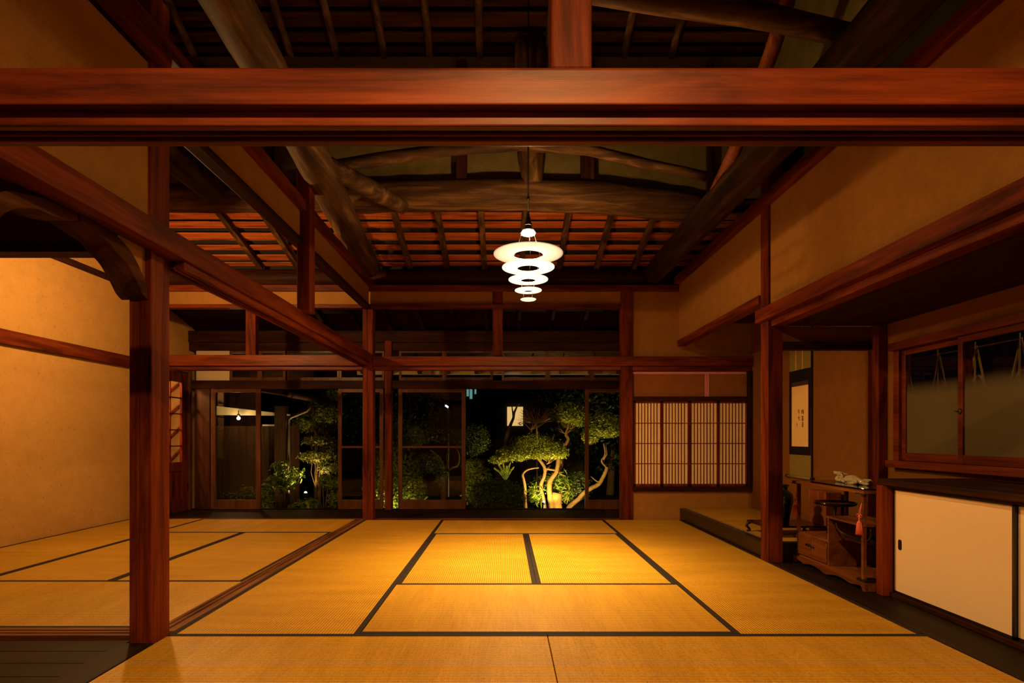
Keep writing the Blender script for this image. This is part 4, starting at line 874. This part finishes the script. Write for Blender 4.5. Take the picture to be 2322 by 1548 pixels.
# side garden behind the side room
b0 = at(640,1170,8.9)
plant('broad_leaf_shrub', (b0[0], b0[1], Gz), 'broad-leaved shrub in front of the downpipe, lit yellow-green', 'bush', [cl(636,1062,8.9,.16,.16,.14,110,.9), cl(660,1078,8.85,.20,.18,.14,150,.9), cl(622,1090,8.8,.16,.16,.10,90,.9), cl(648,1100,8.8,.18,.16,.10,110,.9), cl(610,1105,8.8,.10,.14,.10,60,.9)], LEAFB, .078, stems(b0, 6, .22, .9, .006), TWIG, squash=.5, shell=.8)
b0 = at(725,1170,9.6)
plant('nandina_bush', (b0[0], b0[1], Gz), 'tall feathery bush in the open gap of the side garden', 'bush', [cl(724,1000,9.7,.30,.25,.10,900,.8), cl(735,970,9.9,.28,.25,.10,700,.8), cl(722,1035,9.6,.34,.25,.12,900,.8), cl(748,1060,9.6,.22,.22,.12,600,.8), cl(750,1015,9.8,.22,.22,.14,600,.8)], LEAFR, .062, stems(b0, 11, .26, 1.5, .008), TWIG, squash=.26, shell=.9)
b0 = at(752,1170,9.0)
plant('leafy_plant', (b0[0], b0[1], Gz), 'small-leaved plant beside the glass door behind the split post', 'plant', [cl(748,1095,9.0,.16,.16,.13,260,.9), cl(758,1130,8.9,.12,.14,.16,220,.9), cl(735,1085,9.1,.12,.14,.10,140,.9)], LEAFB, .055, stems(b0, 6, .12, .8, .005), TWIG, squash=.45, shell=.8)
b0 = at(715,920,11.2)
plant('garden_tree', (b0[0], b0[1], Gz), 'slim dark tree rising above the board wall beside the downpipe', 'tree', [cl(690,960,11.2,.30,.3,.22,900,.8), cl(735,935,11.4,.36,.3,.36,1200,.8), cl(748,890,11.6,.3,.3,.25,600,.8)], LEAFA, .05, [([(b0[0], b0[1], Gz), (b0[0]+.02, b0[1], .9), (b0[0]-.05, b0[1], 1.6)], .04, .015)], BARKD, shell=.8)
b0 = at(535,1165,8.8)
plant('low_shrub', (b0[0], b0[1], Gz), 'low shrub with reddish tips behind the corner glass door', 'bush', [cl(528,1132,8.8,.22,.2,.14,420,.9), cl(562,1122,8.8,.16,.2,.16,300,.9), cl(505,1138,8.7,.12,.18,.10,180,.9)], LEAFR, .05, stems(b0, 6, .2, .5, .005), TWIG, shell=.7)
b0 = at(606,1165,8.7)
plant('low_shrub', (b0[0], b0[1], Gz), 'low yellow-green shrub at the edge of the corner glass door', 'bush', [cl(604,1128,8.7,.11,.14,.12,240,.9), cl(606,1150,8.6,.10,.14,.08,160,.9)], LEAFB, .045, stems(b0, 5, .08, .4, .004), TWIG, shell=.7)
b0 = at(690,1165,8.6)
plant('low_shrub', (b0[0], b0[1], Gz), 'big-leaved low plant below the side garden light', 'bush', [cl(680,1146,8.6,.22,.14,.07,90,.9), cl(704,1140,8.65,.14,.12,.09,60,.9)], LEAFB, .10, stems(b0, 5, .12, .25, .005), TWIG, squash=.5, shell=.8)
# neighbouring gate house
YG = 10.8; WB = wood('old_board_wall', 'Z', (.028,.012,.006), (.045,.020,.009), (.065,.03,.014), rough=.8, grain=9)
mb = MB(); x = at(455,0,YG)[0]; x1 = at(675,0,YG)[0]
while x < x1: mb.box(x, x+.145, YG, YG+.03, Gz, 1.17); x += .15
one('board_wall', mb, WB, 'dark vertical board wall of the gate house across the side garden', 'wall', kind='structure')
one('gate_post', Bx(at(622,0,10.5)[0], at(646,0,10.5)[0], 10.5, 10.68, Gz, 1.55), WB, 'square wooden post before the board wall of the gate house', 'post', bevel=.006)
r = thing('gate_roof', (at(560,880,10.5)[0], 10.5, 1.5), 'dark sloping gate house roof with a gutter at its eave', 'roof', None, 'structure')
a0, a1 = at(420,862,10), at(704,906,10)
MB().prism([(a0[0],8.9,a0[2]), (a1[0],8.9,a1[2]), (a1[0],8.9,a1[2]+.08), (a0[0],8.9,a0[2]+.10)], (0,2.6,0)).obj('roof_slab', DX, r)
MB().tube([(a1[0]+.03,8.9,a1[2]+.01), (a1[0]+.03,11.5,a1[2]+.01)], .045, 10).obj('gutter', WB, r, smooth=True)
b0, b1 = at(470,918,10.6), at(655,940,10.6)
one('fascia_beam', MB().prism([(b0[0],10.6,b0[2]-.19), (b1[0],10.6,b1[2]-.02), (b1[0],10.6,b1[2]+.01), (b0[0],10.6,b0[2])], (0,.08,0)), WHITE, 'cream sloping gable strip lit by the gate house lamp', 'beam')
one('downpipe', MB().tube([at(702,914,9.0), at(701,925,9.0), at(695,931,9.0), at(660,945,9.0), at(654,951,9.0), at(653,965,9.0), at(652,1200,9.0)], .030, 12), plain('brown_pipe', (.07, .042, .022), .5), 'brown downpipe with a bent elbow in the side garden', 'pipe', smooth=True)
p = at(541,948,10.45); r = thing('wall_lamp', p, 'bright small lamp hanging under the gate house gable', 'lamp')
MB().ball(p, .030).obj('bulb', GBULB, r, smooth=True); MB().lathe([(.015,.03), (.03,.05), (.03,.075), (.005,.09)], p, 14).obj('cap', BLACKM, r); MB().tube([(p[0], p[1], p[2]+.08), (p[0], p[1], p[2]+.15)], .008, 6).obj('stem', BLACKM, r)
light('gate_lamp_light', 'POINT', (p[0], p[1]-.06, p[2]), 7, GOLD, .03)
one('coping_rail', MB().box(at(595,0,10.8)[0], at(640,0,10.8)[0], 10.80, 10.83, 1.1705, 1.20), WHITE, 'pale coping rail on top of the board wall of the gate house', 'rail')
# far houses
r = thing('far_house', (at(1165,0,16)[0], 16.2, Gz), 'far dark house with one glowing warm window behind the bare twigs', 'house')
Bx(at(1120,0,16)[0], at(1330,0,16)[0], 16.05, 17.5, Gz, at(0,905,16)[2]).obj('wall', NIGHT, r)
Bx(at(1150,0,16)[0], at(1186,0,16)[0], 16.0, 16.04, at(0,965,16)[2], at(0,922,16)[2]).obj('lit_window', WARMWIN, r)
r = thing('far_building', (at(1066,0,24)[0], 24.2, Gz), 'far building with small teal lit windows high in the dark', 'building')
Bx(at(1030,0,24)[0], at(1100,0,24)[0], 24.05, 26, Gz, at(0,866,24)[2]).obj('wall', NIGHT, r)
for a, c, t_, b_ in ((1058,1063,880,898), (1065,1071,882,904), (1076,1080,880,893)): Bx(at(a,0,24)[0], at(c,0,24)[0], 24.0, 24.04, at(0,b_,24)[2], at(0,t_,24)[2]).obj('lit_window', TEALWIN, r)
r = thing('tube_lamp', at(1013,921,12.5), 'small white tube lamp shining far off in the garden', 'lamp')
q0, q1 = at(1010,919,12.5), at(1016,923,12.5); MB().tube([q0, q1], .016, 8).obj('tube', WBULB, r, smooth=True)
MB().tube([(q0[0], q0[1]+.02, q0[2]+.03), (q1[0], q1[1]+.02, q1[2]+.03)], .014, 8).obj('holder', BLACKM, r)
MB().tube([(q1[0], 12.55, q1[2]), (q1[0], 12.55, Gz)], .03, 8).obj('pole', BLACKM, r)
mb = MB().tube(pxp([(1146,1000), (1152,978), (1158,962), (1164,948), (1166,935), (1172,922), (1178,915)], 12.6), [.05, .045, .035, .03, .028, .02, .015], 8)
mb.tube(pxp([(1164,945), (1162,930), (1160,915)], 12.6), [.02, .015, .01], 6); mb.tube([at(1146,1000,12.6), (at(1146,0,12.6)[0], 12.6, Gz)], [.05, .06], 8)
one('slender_tree', mb, BARKD, 'slender dark tree trunk crossing the glowing far window', 'tree', smooth=True)
# eave outside the transom windows
r = thing('veranda_eave', (0, 8.4, 1.95), 'pale eave edge outside the transom windows', 'eave', None, 'structure')
Bx(-2.3, 2.4, 8.50, 8.53, 1.925, 1.985).obj('fascia', WHITE, r)
MB().slab(-4.4, 2.4, 7.66, 2.24, 8.55, 2.0, .02).obj('soffit', DX, r)
for i in range(11): x = -2.2+.44*i; MB().slab(x-.03, x+.03, 7.66, 2.17, 8.50, 1.93, .07).obj('eave_rafter', DY, r)
struct('wall_garden', Bx(-14, 14, 30, 30.2, Gz, 6), NIGHT, 'black night backdrop wall of the garden end', 'wall')
